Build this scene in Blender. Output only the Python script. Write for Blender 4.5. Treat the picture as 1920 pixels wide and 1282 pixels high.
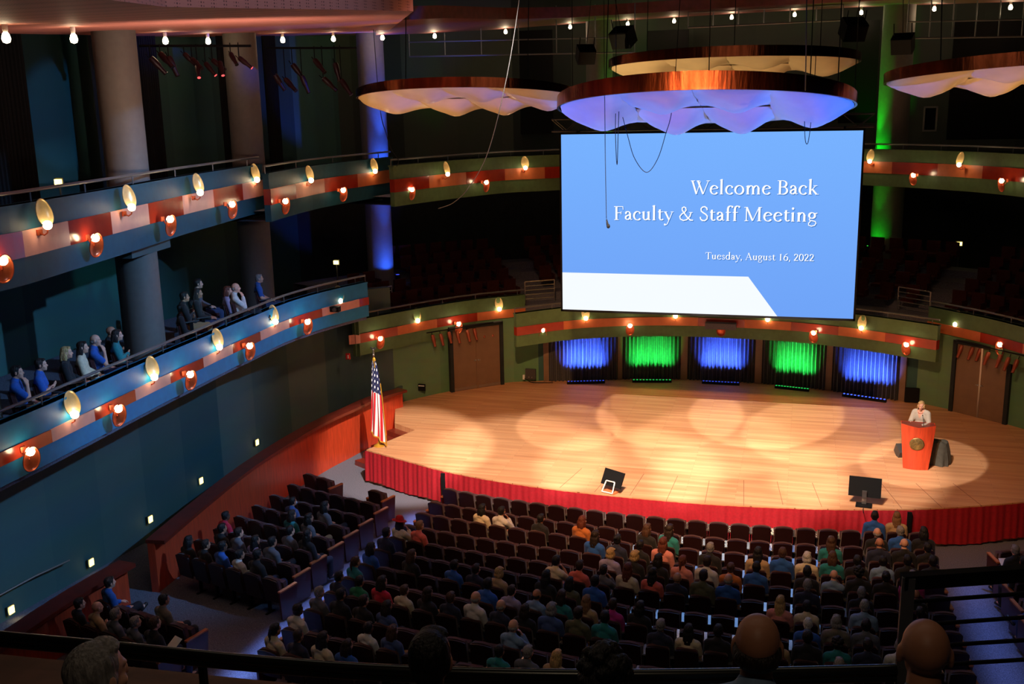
import bpy, bmesh, math, random
import numpy as np
from mathutils import Vector, Matrix, Euler

for _o in list(bpy.data.objects):
    bpy.data.objects.remove(_o)
SC = bpy.context.scene
COL = SC.collection
PI = math.pi
random.seed(7)

# ------------------------------------------------------------------ camera
CAM_POS = np.array([2.522, 0.0, 10.15])
F_PX = 1920.0
def _axes(yaw, pitch, roll):
    f = np.array([-math.sin(yaw) * math.cos(pitch), math.cos(yaw) * math.cos(pitch), -math.sin(pitch)])
    r = np.array([math.cos(yaw), math.sin(yaw), 0.0])
    u = np.cross(r, f)
    return r * math.cos(roll) + u * math.sin(roll), u * math.cos(roll) - r * math.sin(roll), f
CR, CU, CF = _axes(math.radians(16.0576), math.radians(12.8189), math.radians(-1.2101))
cam_data = bpy.data.cameras.new('camera')
cam_data.sensor_width = 36.0
cam_data.lens = 36.0
cam_data.clip_end = 200
cam = bpy.data.objects.new('camera', cam_data)
COL.objects.link(cam)
_m = Matrix.Identity(4)
for _i in range(3):
    _m[_i][0], _m[_i][1], _m[_i][2], _m[_i][3] = CR[_i], CU[_i], -CF[_i], CAM_POS[_i]
cam.matrix_world = _m
SC.camera = cam

# ------------------------------------------------------------------ colour management, world
SC.view_settings.view_transform = 'Standard'
SC.view_settings.look = 'None'
SC.view_settings.exposure = 0.0
SC.view_settings.gamma = 1.0
SC.view_settings.use_curve_mapping = False
SC.cycles.max_bounces = 5
SC.cycles.diffuse_bounces = 3
SC.cycles.glossy_bounces = 3
SC.cycles.sample_clamp_indirect = 4.0
SC.cycles.use_denoising = True
world = bpy.data.worlds.new('dark_hall')
SC.world = world
world.use_nodes = True
world.node_tree.nodes['Background'].inputs[0].default_value = (0.35, 0.5, 0.8, 1)
world.node_tree.nodes['Background'].inputs[1].default_value = 0.0012

# ------------------------------------------------------------------ lights of the hall
def aim(o, target):
    d = Vector(target) - o.location
    o.rotation_euler = d.to_track_quat('-Z', 'Y').to_euler()
def lin(c):
    def f(v):
        v /= 255.0
        return v / 12.92 if v <= 0.04045 else ((v + 0.055) / 1.055) ** 2.4
    return tuple(f(v) for v in c)
def spot(name, loc, target, power, color, angle, blend=0.3, radius=0.08, parent=None):
    l = bpy.data.lights.new(name, 'SPOT')
    l.energy, l.color, l.spot_size, l.spot_blend, l.shadow_soft_size = power, color, math.radians(angle), blend, radius
    o = bpy.data.objects.new(name, l)
    COL.objects.link(o)
    o.location = loc
    aim(o, target)
    return o
def area(name, loc, target, power, color, sx, sy, spread=180):
    l = bpy.data.lights.new(name, 'AREA')
    l.shape, l.size, l.size_y, l.energy, l.color, l.spread = 'RECTANGLE', sx, sy, power, color, math.radians(spread)
    o = bpy.data.objects.new(name, l)
    COL.objects.link(o)
    o.location = loc
    aim(o, target)
    return o
def point(name, loc, power, color, radius=0.03):
    l = bpy.data.lights.new(name, 'POINT')
    l.energy, l.color, l.shadow_soft_size = power, color, radius
    o = bpy.data.objects.new(name, l)
    COL.objects.link(o)
    o.location = loc
    return o
WARM = (1.0, 0.93, 0.86)
AMBER = (1.0, 0.50, 0.22)
# stage profile spots hung from the dark grid above the hall: (x, y aimed at on the stage, cone, power, edge)
STAGE_SPOTS = [(-8.0, 25.7, 15, 2700, 0.4), (-4.6, 25.4, 17, 2300, 0.5), (-1.6, 25.0, 17, 2300, 0.5), (1.4, 25.0, 17, 2200, 0.5), (4.0, 25.6, 14, 1600, 0.5),
               (-3.9, 28.2, 9.0, 1500, 0.2), (-1.2, 30.0, 12.0, 2100, 0.15), (1.6, 30.6, 12.0, 2100, 0.15), (3.2, 29.2, 12.0, 1800, 0.15), (0.3, 27.6, 14, 1500, 0.4), (5.7, 27.2, 8.6, 1300, 0.08)]
for _x, _y, _a, _p, _b in STAGE_SPOTS:
    spot('stage_spot', (_x * 0.1, 13.5, 15.2), (_x, _y, 0.95), _p * 9.5, WARM, _a, _b, 0.06)
spot('stage_wash', (-1.0, 11.0, 15.2), (-2.0, 26.8, 0.95), 12000, AMBER, 44, 0.7, 0.3)
spot('stage_wash', (1.0, 11.0, 15.2), (2.5, 26.8, 0.95), 7000, AMBER, 42, 0.7, 0.3)
# unseen spots added to wash the left tiers and wall in bluish white
spot('side_wash', (7.5, 16.0, 14.5), (-9.8, 18.5, 5.4), 5600, (0.40, 0.90, 1.8), 34, 0.6, 0.15)
spot('side_wash', (6.5, 9.0, 14.8), (-9.6, 13.0, 8.6), 1000, (0.42, 0.72, 1.35), 36, 0.6, 0.15)
# unseen cool strips added to tint the aisles, unseen warm fill over the house
area('aisle_light', (-6.65, 18.0, 11.0), (-6.65, 18.0, 0.0), 46, (0.30, 0.52, 1.4), 0.35, 13.0, 5)
area('aisle_light', (6.25, 19.0, 14.2), (6.25, 18.0, 0.0), 13, (0.26, 0.44, 1.4), 0.4, 10.0, 5)
spot('back_wall_wash', (3.0, 16.0, 10.8), (-14.3, 20.8, 10.2), 2600, (0.10, 0.5, 1.3), 9, 0.5, 0.1)
spot('back_wall_wash', (3.0, 14.0, 6.8), (-14.3, 21.7, 6.4), 1500, (0.10, 0.8, 1.1), 7, 0.5, 0.1)
area('house_fill', (0.0, 8.5, 14.9), (0.0, 19.0, 0.5), 125, (1.0, 0.80, 0.62), 10, 3)
# unseen spots added to tint the reflectors over the stage blue and amber
for _s in (-1, 1):
    spot('reflector_fill', (_s * 9.3, 21.5, 5.4), (0.32, 22.6, 10.0), 5600, (0.02, 0.18, 1.9), 27, 0.3, 0.1)
spot('reflector_fill', (-9.2, 25.0, 5.2), (-5.8, 25.0, 10.4), 1100, (1.0, 0.52, 0.15), 64, 0.4, 0.1)
spot('reflector_fill', (-6.5, 28.5, 4.2), (0.35, 30.4, 11.2), 2400, (1.0, 0.74, 0.36), 50, 0.4, 0.1)
spot('reflector_fill', (9.2, 25.0, 5.2), (7.2, 25.0, 10.6), 1000, (1.0, 0.58, 0.24), 64, 0.4, 0.1)
spot('parapet_wash', (1.5, 12.5, 13.6), (-10.2, 26.0, 1.1), 5200, (1.0, 0.46, 0.26), 20, 1.0, 0.2)  # unseen spot added in place of stage spill on the parapet
spot('near_heads_fill', (2.4, 0.6, 13.6), (2.0, 4.0, 8.0), 75, (1.0, 0.74, 0.5), 60, 0.6, 0.2)  # unseen warm fill added to lift the heads nearest the camera
spot('soffit_wash', (-6.6, 15.5, 9.0), (-8.2, 17.5, 11.8), 520, (1.0, 0.70, 0.56), 140, 0.8, 0.2)  # unseen upward fill added to brighten the soffit

# ------------------------------------------------------------------ points in the hall from points of the photograph
def ray(px, py):
    return CF + CR * (px - 960.0) / F_PX - CU * (py - 641.0) / F_PX
def atz(px, py, z):
    d = ray(px, py); return CAM_POS + d * (z - CAM_POS[2]) / d[2]
def aty(px, py, y):
    d = ray(px, py); return CAM_POS + d * (y - CAM_POS[1]) / d[1]
def atx(px, py, x):
    d = ray(px, py); return CAM_POS + d * (x - CAM_POS[0]) / d[0]
def atp(px, py, a, b):                       # plane z = a + b*y
    d = ray(px, py)
    return CAM_POS + d * (a + b * CAM_POS[1] - CAM_POS[2]) / (d[2] - b * d[1])
def nearer(P, m):
    d = np.asarray(P) - CAM_POS
    return CAM_POS + d * (1 - m / np.linalg.norm(d))

# ------------------------------------------------------------------ materials
def mat(name, col, rough=0.6, metal=0.0, noise=None, bump=0.0, coat=0.0, emit=None, strength=0.0, stretch=(1, 1, 1), spec=0.5, sheen=0.0):
    m = bpy.data.materials.new(name)
    m.use_nodes = True
    nt = m.node_tree
    b = nt.nodes['Principled BSDF']
    c = lin(col)
    b.inputs['Base Color'].default_value = (*c, 1)
    b.inputs['Roughness'].default_value = rough
    b.inputs['Metallic'].default_value = metal
    b.inputs['Specular IOR Level'].default_value = spec
    if coat:
        b.inputs['Coat Weight'].default_value = coat
        b.inputs['Coat Roughness'].default_value = 0.15
    if sheen:
        b.inputs['Sheen Weight'].default_value = sheen
    if emit is not None:
        b.inputs['Emission Color'].default_value = (*lin(emit), 1)
        b.inputs['Emission Strength'].default_value = strength
    if noise:
        sc, amt = noise
        tc = nt.nodes.new('ShaderNodeTexCoord')
        mp = nt.nodes.new('ShaderNodeMapping')
        mp.inputs['Scale'].default_value = stretch
        nz = nt.nodes.new('ShaderNodeTexNoise')
        nz.inputs['Scale'].default_value = sc
        nz.inputs['Detail'].default_value = 4
        rp = nt.nodes.new('ShaderNodeValToRGB')
        rp.color_ramp.elements[0].position, rp.color_ramp.elements[1].position = 0.3, 0.7
        rp.color_ramp.elements[0].color = (*[v * (1 - amt) for v in c], 1)
        rp.color_ramp.elements[1].color = (*[min(1, v * (1 + amt)) for v in c], 1)
        nt.links.new(tc.outputs['Object'], mp.inputs['Vector'])
        nt.links.new(mp.outputs['Vector'], nz.inputs['Vector'])
        nt.links.new(nz.outputs['Fac'], rp.inputs['Fac'])
        nt.links.new(rp.outputs['Color'], b.inputs['Base Color'])
        if bump:
            bp = nt.nodes.new('ShaderNodeBump')
            bp.inputs['Strength'].default_value = bump
            bp.inputs['Distance'].default_value = 0.02
            nt.links.new(nz.outputs['Fac'], bp.inputs['Height'])
            nt.links.new(bp.outputs['Normal'], b.inputs['Normal'])
    return m
def emitter(name, col, strength):
    m = bpy.data.materials.new(name)
    m.use_nodes = True
    nt = m.node_tree
    nt.nodes.remove(nt.nodes['Principled BSDF'])
    e = nt.nodes.new('ShaderNodeEmission')
    e.inputs[0].default_value = (*lin(col), 1)
    e.inputs[1].default_value = strength
    nt.links.new(e.outputs[0], nt.nodes['Material Output'].inputs[0])
    return m
def wood_floor():
    m = mat('stage_boards', (212, 158, 112), rough=0.42, spec=0.35)
    nt = m.node_tree
    b = nt.nodes['Principled BSDF']
    tc = nt.nodes.new('ShaderNodeTexCoord')
    br = nt.nodes.new('ShaderNodeTexBrick')
    br.inputs['Scale'].default_value = 1.0
    br.inputs['Brick Width'].default_value = 2.4
    br.inputs['Row Height'].default_value = 0.11
    br.inputs['Mortar Size'].default_value = 0.0025
    br.inputs['Color1'].default_value = (*lin((216, 164, 118)), 1)
    br.inputs['Color2'].default_value = (*lin((202, 144, 100)), 1)
    br.inputs['Mortar'].default_value = (*lin((150, 98, 66)), 1)
    mp = nt.nodes.new('ShaderNodeMapping')
    mp.inputs['Scale'].default_value = (0.35, 5.0, 1)
    nz = nt.nodes.new('ShaderNodeTexNoise')
    nz.inputs['Scale'].default_value = 1.1
    nz.inputs['Detail'].default_value = 6
    mx = nt.nodes.new('ShaderNodeMix')
    mx.data_type, mx.blend_type = 'RGBA', 'MULTIPLY'
    mx.inputs[0].default_value = 0.8
    rp = nt.nodes.new('ShaderNodeValToRGB')
    rp.color_ramp.elements[0].color, rp.color_ramp.elements[1].color = (0.74, 0.66, 0.60, 1), (1, 1, 1, 1)
    rp.color_ramp.elements[0].position, rp.color_ramp.elements[1].position = 0.32, 0.62
    nt.links.new(tc.outputs['Object'], br.inputs['Vector'])
    nt.links.new(tc.outputs['Object'], mp.inputs['Vector'])
    nt.links.new(mp.outputs['Vector'], nz.inputs['Vector'])
    nt.links.new(nz.outputs['Fac'], rp.inputs['Fac'])
    nt.links.new(br.outputs['Color'], mx.inputs[6])
    nt.links.new(rp.outputs['Color'], mx.inputs[7])
    nt.links.new(mx.outputs[2], b.inputs['Base Color'])
    return m
def panelled_paint(name, ca, cb, scale, offset=0.0):
    """wall paint in tall panels of two close tones, running along the wall (uses the u of the uv map, metres along the wall)"""
    m = mat(name, ca, rough=0.75)
    nt = m.node_tree
    b = nt.nodes['Principled BSDF']
    uv = nt.nodes.new('ShaderNodeUVMap')
    sx = nt.nodes.new('ShaderNodeSeparateXYZ')
    nz = nt.nodes.new('ShaderNodeTexWhiteNoise')
    nz.noise_dimensions = '1D'
    m1 = nt.nodes.new('ShaderNodeMath'); m1.operation = 'MULTIPLY_ADD'; m1.inputs[1].default_value = scale; m1.inputs[2].default_value = offset
    m2 = nt.nodes.new('ShaderNodeMath'); m2.operation = 'FLOOR'
    fine = nt.nodes.new('ShaderNodeTexNoise'); fine.inputs['Scale'].default_value = 9.0; fine.inputs['Detail'].default_value = 5
    mx = nt.nodes.new('ShaderNodeMix'); mx.data_type = 'RGBA'
    mx.inputs[6].default_value = (*lin(ca), 1); mx.inputs[7].default_value = (*lin(cb), 1)
    mu = nt.nodes.new('ShaderNodeMix'); mu.data_type, mu.blend_type = 'RGBA', 'MULTIPLY'; mu.inputs[0].default_value = 0.35
    nt.links.new(uv.outputs[0], sx.inputs[0]); nt.links.new(sx.outputs[0], m1.inputs[0]); nt.links.new(m1.outputs[0], m2.inputs[0])
    nt.links.new(m2.outputs[0], nz.inputs['W']); nt.links.new(nz.outputs['Value'], mx.inputs[0])
    nt.links.new(mx.outputs[2], mu.inputs[6]); nt.links.new(fine.outputs['Color'], mu.inputs[7]); nt.links.new(mu.outputs[2], b.inputs['Base Color'])
    return m
M = {}
M['teal_wall'] = panelled_paint('teal_wall_paint', (18, 76, 80), (84, 106, 98), 0.62)
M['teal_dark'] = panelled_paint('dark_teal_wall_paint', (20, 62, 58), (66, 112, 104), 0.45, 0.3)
M['fascia_dimmed'] = mat('teal_fascia_dimmed', (10, 76, 94), 0.55, noise=(6, 0.12), bump=0.05)  # fascia teal darkened, the dimness of the upper tier put into the colour
M['fascia_blue_lit'] = mat('teal_fascia_blue_lit', (6, 118, 160), 0.55, noise=(6, 0.12), bump=0.05)  # same fascia teal brightened, blue wash light put into the colour
M['wall_stage_lit'] = panelled_paint('stage_lit_wall_paint', (92, 138, 92), (118, 148, 108), 0.55)  # the teal wall made greener and brighter, stage light put into the tones
M['fascia_green_lit'] = mat('green_lit_fascia', (88, 116, 72), 0.6, noise=(6, 0.12), bump=0.05)  # same fascia turned green, the light near the stage put into the colour
M['pink_tile'] = mat('pink_terracotta_tile', (214, 150, 128), 0.45, noise=(4, 0.08))
M['orange_tile'] = mat('orange_terracotta_tile', (206, 112, 64), 0.45, noise=(4, 0.1))
M['red_tile'] = mat('red_lacquer_tile', (160, 44, 24), 0.22, noise=(4, 0.12), coat=0.3)
M['rail'] = mat('grey_metal_rail', (112, 114, 114), 0.4, metal=0.5)
M['carpet'] = mat('speckled_carpet', (104, 103, 114), 0.95, noise=(60, 0.55), spec=0.1)
M['boards'] = wood_floor()
M['black'] = mat('matt_black', (12, 12, 13), 0.75, spec=.2)
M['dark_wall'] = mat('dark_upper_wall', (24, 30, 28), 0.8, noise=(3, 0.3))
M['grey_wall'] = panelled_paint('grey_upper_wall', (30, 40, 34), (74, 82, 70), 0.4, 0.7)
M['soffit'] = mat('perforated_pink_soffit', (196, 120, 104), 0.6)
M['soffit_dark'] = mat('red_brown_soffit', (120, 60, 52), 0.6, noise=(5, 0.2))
M['column'] = mat('plaster_column', (108, 104, 96), 0.7, noise=(8, 0.06))
M['red_wood'] = mat('red_stained_wood', (196, 66, 34), 0.38, noise=(3, 0.2), stretch=(7, 7, .7), coat=0.2)
M['red_wood_dark'] = mat('dark_red_wood_cap', (110, 38, 26), 0.32, noise=(4, 0.2), coat=0.3)
M['skirt'] = mat('red_skirt_cloth', (158, 6, 26), 0.8, noise=(20, 0.15))
M['curtain'] = mat('black_velvet', (44, 42, 46), 0.9, noise=(14, 0.25), sheen=0.2)
M['copper'] = mat('copper_sheet', (108, 52, 30), 0.24, metal=1.0, noise=(3.2, 0.45), stretch=(2, 2, 0.3), bump=.5)
M['cream'] = mat('cream_reflector_panel', (224, 200, 160), 0.28, noise=(1.5, 0.08))
M['door'] = mat('brown_stage_door', (120, 92, 66), 0.5, noise=(3, 0.08))
M['steel'] = mat('brushed_steel', (180, 178, 172), 0.3, metal=0.9)
M['gold'] = mat('gold_fringe', (212, 160, 52), 0.4, metal=0.5)
M['shell'] = mat('amber_lamp_shell', (206, 182, 128), 0.3, metal=0.3, noise=(12, 0.12))
M['shell_red_lit'] = mat('red_lit_lamp_shell', (190, 92, 56), 0.28, metal=0.7, noise=(12, 0.12))  # same shell reddened, light off the red tiles put into the colour
M['bulb'] = emitter('bulb_glow', (255, 226, 180), 26.0)
M['step_light'] = emitter('step_light_glow', (255, 224, 120), 5.0)
M['grey_box'] = mat('grey_cabinet', (60, 58, 56), 0.5)
M['white'] = mat('white_plastic', (225, 225, 220), 0.5)
M['red_plastic'] = mat('red_plastic', (190, 30, 24), 0.4)
def perforate(m):
    nt = m.node_tree; b = nt.nodes['Principled BSDF']
    tc = nt.nodes.new('ShaderNodeTexCoord'); v = nt.nodes.new('ShaderNodeTexVoronoi'); v.inputs['Scale'].default_value = 24.0; v.inputs['Randomness'].default_value = 0.0
    r = nt.nodes.new('ShaderNodeValToRGB')
    r.color_ramp.elements[0].position, r.color_ramp.elements[1].position = 0.2, 0.32
    r.color_ramp.elements[0].color, r.color_ramp.elements[1].color = (*lin((96, 50, 44)), 1), (*lin((198, 124, 108)), 1)
    nt.links.new(tc.outputs['Object'], v.inputs['Vector']); nt.links.new(v.outputs['Distance'], r.inputs['Fac']); nt.links.new(r.outputs['Color'], b.inputs['Base Color'])
perforate(M['soffit'])

# ------------------------------------------------------------------ mesh building
class MB:
    def __init__(s):
        s.v, s.f, s.mi, s.uv = [], [], [], {}
    def add(s, vs, fs, mi=0):
        n = len(s.v)
        s.v += [tuple(map(float, p)) for p in vs]
        s.f += [tuple(i + n for i in f) for f in fs]
        s.mi += [mi] * len(fs)
        return n
    def box(s, c, d, rot=None, mi=0):
        vs = []
        for x in (-.5, .5):
            for y in (-.5, .5):
                for z in (-.5, .5):
                    p = Vector((x * d[0], y * d[1], z * d[2]))
                    if rot is not None:
                        p.rotate(rot)
                    vs.append((p.x + c[0], p.y + c[1], p.z + c[2]))
        s.add(vs, [(0, 1, 3, 2), (4, 6, 7, 5), (0, 4, 5, 1), (2, 3, 7, 6), (0, 2, 6, 4), (1, 5, 7, 3)], mi)
    def prism(s, poly, z0, z1, mi=0):
        n = len(poly)
        vs = [(p[0], p[1], z0 if np.isscalar(z0) else z0[i]) for i, p in enumerate(poly)] + [(p[0], p[1], z1 if np.isscalar(z1) else z1[i]) for i, p in enumerate(poly)]
        fs = [tuple(range(n))[::-1], tuple(range(n, 2 * n))] + [(i, (i + 1) % n, n + (i + 1) % n, n + i) for i in range(n)]
        s.add(vs, fs, mi)
    def tube(s, pts, r, n=8, mi=0, cap=True):
        pts = [Vector(p) for p in pts]
        k = len(pts)
        rs = [r] * k if np.isscalar(r) else list(r)
        vs, fs = [], []
        up = Vector((0, 0, 1))
        prev = None
        for i, p in enumerate(pts):
            t = (pts[min(i + 1, k - 1)] - pts[max(i - 1, 0)]).normalized()
            if prev is None:
                a = t.cross(up)
                if a.length < 1e-3:
                    a = t.cross(Vector((1, 0, 0)))
            else:
                a = prev - t * prev.dot(t)
            a.normalize(); prev = a
            b = t.cross(a)
            for j in range(n):
                q = 2 * PI * j / n
                vs.append(p + (a * math.cos(q) + b * math.sin(q)) * rs[i])
        for i in range(k - 1):
            for j in range(n):
                fs.append((i * n + j, i * n + (j + 1) % n, (i + 1) * n + (j + 1) % n, (i + 1) * n + j))
        if cap:
            fs.append(tuple(range(n))[::-1]); fs.append(tuple((k - 1) * n + j for j in range(n)))
        s.add(vs, fs, mi)
    def lathe(s, prof, n=24, c=(0, 0, 0), sx=1.0, sy=1.0, mi=0, rot=None):
        vs, fs = [], []
        k = len(prof)
        for r, z in prof:
            for j in range(n):
                q = 2 * PI * j / n
                p = Vector((r * math.cos(q) * sx, r * math.sin(q) * sy, z))
                if rot is not None:
                    p.rotate(rot)
                vs.append((p.x + c[0], p.y + c[1], p.z + c[2]))
        for i in range(k - 1):
            for j in range(n):
                fs.append((i * n + j, i * n + (j + 1) % n, (i + 1) * n + (j + 1) % n, (i + 1) * n + j))
        if prof[0][0] > 1e-5: fs.append(tuple(range(n))[::-1])
        if prof[-1][0] > 1e-5: fs.append(tuple((k - 1) * n + j for j in range(n)))
        s.add(vs, fs, mi)
    def blob(s, c, r, rot=None, nu=14, nv=9, mi=0):
        vs, fs = [], []
        for i in range(nv + 1):
            th = PI * i / nv
            for j in range(nu):
                q = 2 * PI * j / nu
                p = Vector((r[0] * math.sin(th) * math.cos(q), r[1] * math.sin(th) * math.sin(q), r[2] * math.cos(th)))
                if rot is not None:
                    p.rotate(rot)
                vs.append((p.x + c[0], p.y + c[1], p.z + c[2]))
        for i in range(nv):
            for j in range(nu):
                fs.append((i * nu + j, (i + 1) * nu + j, (i + 1) * nu + (j + 1) % nu, i * nu + (j + 1) % nu))
        s.add(vs, fs, mi)
    def limb(s, pts, rs, n=12, mi=0):
        """tapered limb with round ends through the joints pts"""
        s.tube(pts, rs, n, mi)
        for p, r in zip(pts, rs):
            s.blob(p, (r, r, r), nu=n, nv=8, mi=mi)
    def wall(s, line, z0, z1, thick, side=1, mi=0, mis=None):
        """upright strip along a plan line; thick goes to the left (side=1) or right (-1) of its direction; u in metres for the uv map"""
        L = [Vector((p[0], p[1])) for p in line]
        n = len(L)
        nor = []
        for i in range(n):
            t = (L[min(i + 1, n - 1)] - L[max(i - 1, 0)]).normalized()
            nor.append(Vector((-t.y, t.x)) * side)
        d = [0.0]
        for i in range(n - 1):
            d.append(d[-1] + (L[i + 1] - L[i]).length)
        za = [z0] * n if np.isscalar(z0) else list(z0)
        zb = [z1] * n if np.isscalar(z1) else list(z1)
        base = len(s.v)
        vs = []
        for i in range(n):
            q = L[i] + nor[i] * thick
            vs += [(L[i].x, L[i].y, za[i]), (L[i].x, L[i].y, zb[i]), (q.x, q.y, zb[i]), (q.x, q.y, za[i])]
        fs, m2 = [], []
        for i in range(n - 1):
            a, b = 4 * i, 4 * (i + 1)
            for k in range(4):
                fs.append((a + k, b + k, b + (k + 1) % 4, a + (k + 1) % 4)); m2.append(mis[i] if mis else mi)
        fs.append((0, 1, 2, 3)); m2.append(mis[0] if mis else mi)
        e = 4 * (n - 1)
        fs.append((e + 3, e + 2, e + 1, e)); m2.append(mis[-1] if mis else mi)
        n0 = len(s.f)
        s.add(vs, fs)
        s.mi[n0:] = m2
        for i in range(n):
            for k in range(4):
                s.uv[base + 4 * i + k] = (d[i], vs[4 * i + k][2])
    def mesh(s, name, smooth=False, mats=()):
        me = bpy.data.meshes.new(name)
        me.from_pydata(s.v, [], s.f)
        for m in mats:
            me.materials.append(m)
        if len(mats) > 1:
            me.polygons.foreach_set('material_index', s.mi)
        if s.uv:
            u = me.uv_layers.new(name='UVMap')
            for lp in me.loops:
                u.data[lp.index].uv = s.uv.get(lp.vertex_index, (0, 0))
        bm = bmesh.new(); bm.from_mesh(me)
        bmesh.ops.recalc_face_normals(bm, faces=bm.faces)
        bm.to_mesh(me); bm.free()
        if smooth:
            me.polygons.foreach_set('use_smooth', [True] * len(me.polygons))
            if smooth != 'all':
                me.set_sharp_from_angle(angle=math.radians(40))
        me.update()
        return me
def link(name, data, parent=None, loc=None, rot=None):
    o = bpy.data.objects.new(name, data)
    COL.objects.link(o)
    if parent is not None:
        o.parent = parent
    if loc is not None:
        o.location = loc
    if rot is not None:
        o.rotation_euler = rot
    return o
def obj(name, mb, m, parent=None, smooth=False, world=False, label=None):
    mats = m if isinstance(m, (list, tuple)) else [m]
    o = link(name, mb.mesh(name, smooth, mats), parent)
    if world and parent is not None:
        o.location = -Vector(parent.location)
    if label: o['label'] = label
    return o
def thing(name, label, cat, loc=(0, 0, 0), rotz=0.0, group=None):
    o = bpy.data.objects.new(name, None)
    o.empty_display_size = 0.2
    COL.objects.link(o)
    o.location = loc
    o.rotation_euler = (0, 0, rotz)
    return tag(o, label, cat, group)
def tag(o, label, cat, group=None):
    o['label'] = label
    o['category'] = cat
    if group:
        o['group'] = group
    return o
def struct(name, mb, m, smooth=False):
    o = obj(name, mb, m, None, smooth)
    o['kind'] = 'structure'
    return o
def adopt(light, parent):
    """a lamp's light goes with the lamp"""
    light.parent = parent
    light.matrix_parent_inverse = (Matrix.Translation(parent.location) @ parent.rotation_euler.to_matrix().to_4x4()).inverted()
def smooth_line(pts, sub=5):
    P = [np.array(p[:2], float) for p in pts]
    out = []
    for i in range(len(P) - 1):
        p0, p1, p2, p3 = P[max(i - 1, 0)], P[i], P[i + 1], P[min(i + 2, len(P) - 1)]
        for k in range(sub):
            t = k / sub
            out.append(0.5 * ((2 * p1) + (-p0 + p2) * t + (2 * p0 - 5 * p1 + 4 * p2 - p3) * t * t + (-p0 + 3 * p1 - 3 * p2 + p3) * t ** 3))
    out.append(P[-1])
    return out
def offset_line(L, d):
    out = []
    for i in range(len(L)):
        a, b = L[max(i - 1, 0)], L[min(i + 1, len(L) - 1)]
        t = (b - a) / (np.linalg.norm(b - a) + 1e-9)
        out.append(L[i] + np.array([-t[1], t[0]]) * d)
    return out
ORD = ['first', 'second', 'third', 'fourth', 'fifth', 'sixth', 'seventh', 'eighth', 'ninth', 'tenth', 'eleventh', 'twelfth', 'thirteenth', 'fourteenth', 'fifteenth', 'sixteenth', 'seventeenth', 'eighteenth', 'nineteenth', 'twentieth', 'twenty-first', 'twenty-second', 'twenty-third', 'twenty-fourth', 'twenty-fifth', 'twenty-sixth', 'twenty-seventh', 'twenty-eighth']

# ------------------------------------------------------------------ floor of the hall, stage
STZ = 0.95
def floor_z(y):
    return max(0.0, 0.067 * (22.6 - y))
mb = MB()
ys = [3, 6, 9, 12, 15, 18, 20, 22.6, 26, 30, 36]
for i in range(len(ys) - 1):
    a, b = ys[i], ys[i + 1]
    mb.add([(-15, a, floor_z(a)), (15, a, floor_z(a)), (15, b, floor_z(b)), (-15, b, floor_z(b))], [(0, 1, 2, 3)])
struct('floor', mb, M['carpet'])
# raised walk between the red parapet and the left wall
WALK = smooth_line([(-10.95, 8), (-10.9, 14), (-11.0, 17), (-11.15, 20.5), (-11.1, 24), (-10.7, 27)], 4)

NOTCH = [atz(778, 806, STZ)[:2], atz(740, 793, STZ)[:2]]
front_edge = smooth_line([atz(687, 843, STZ)[:2], (-7.5, 24.42), (-6.28, 23.92), (-4.9, 23.55), (-3.3, 23.28), (-1.67, 23.16), (0, 23.12), (1.49, 23.2), (3.5, 23.46), (5.55, 23.96), (7.68, 24.85), (9.3, 25.8), (11.0, 27.3)], 5)
rear_wall = smooth_line([(-9.95, 29.55), (-8.66, 31.36), (-7.2, 32.7), (-6.1, 33.2), (-4.61, 33.65), (-2.4, 34.3), (0, 34.5), (2.4, 34.3), (4.61, 33.6), (6.1, 33.0), (7.2, 32.28), (8.4, 31.2), (9.95, 29.4), (11.2, 27.2)], 4)
mb = MB()
outline = [tuple(p) for p in front_edge] + [tuple(p) for p in reversed(rear_wall)] + [tuple(NOTCH[1]), tuple(NOTCH[0])]
mb.prism(outline, 0.0, STZ)
struct('floor_stage', mb, M['boards'])
# dark joints between the panels of the stage extension
mb = MB()
for a, b in [((1091, 877.6), (1049.7, 914)), ((1149, 882.6), (1114.5, 922.4)), ((1207.5, 888), (1181, 928.4)), ((1270.6, 892), (1249, 939)), ((1329.8, 901), (1321.5, 943)), ((1394.5, 900), (1394.5, 948)), ((1457, 902.5), (1468, 946)), ((1523, 905), (1540.7, 950)), ((1652.6, 906), (1690.8, 953)), ((1717.4, 906), (1765.6, 951)), ((1787, 906), (1842, 949))]:
    p, q = atz(*a, STZ), atz(*b, STZ)
    d = q - p; L = np.linalg.norm(d[:2])
    mb.box(((p[0] + q[0]) / 2, (p[1] + q[1]) / 2, STZ + 0.001), (L, 0.013, 0.004), Euler((0, 0, math.atan2(d[1], d[0]))))
struct('trim_1', mb, mat('stage_joint', (140, 92, 64), 0.7))

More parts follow.
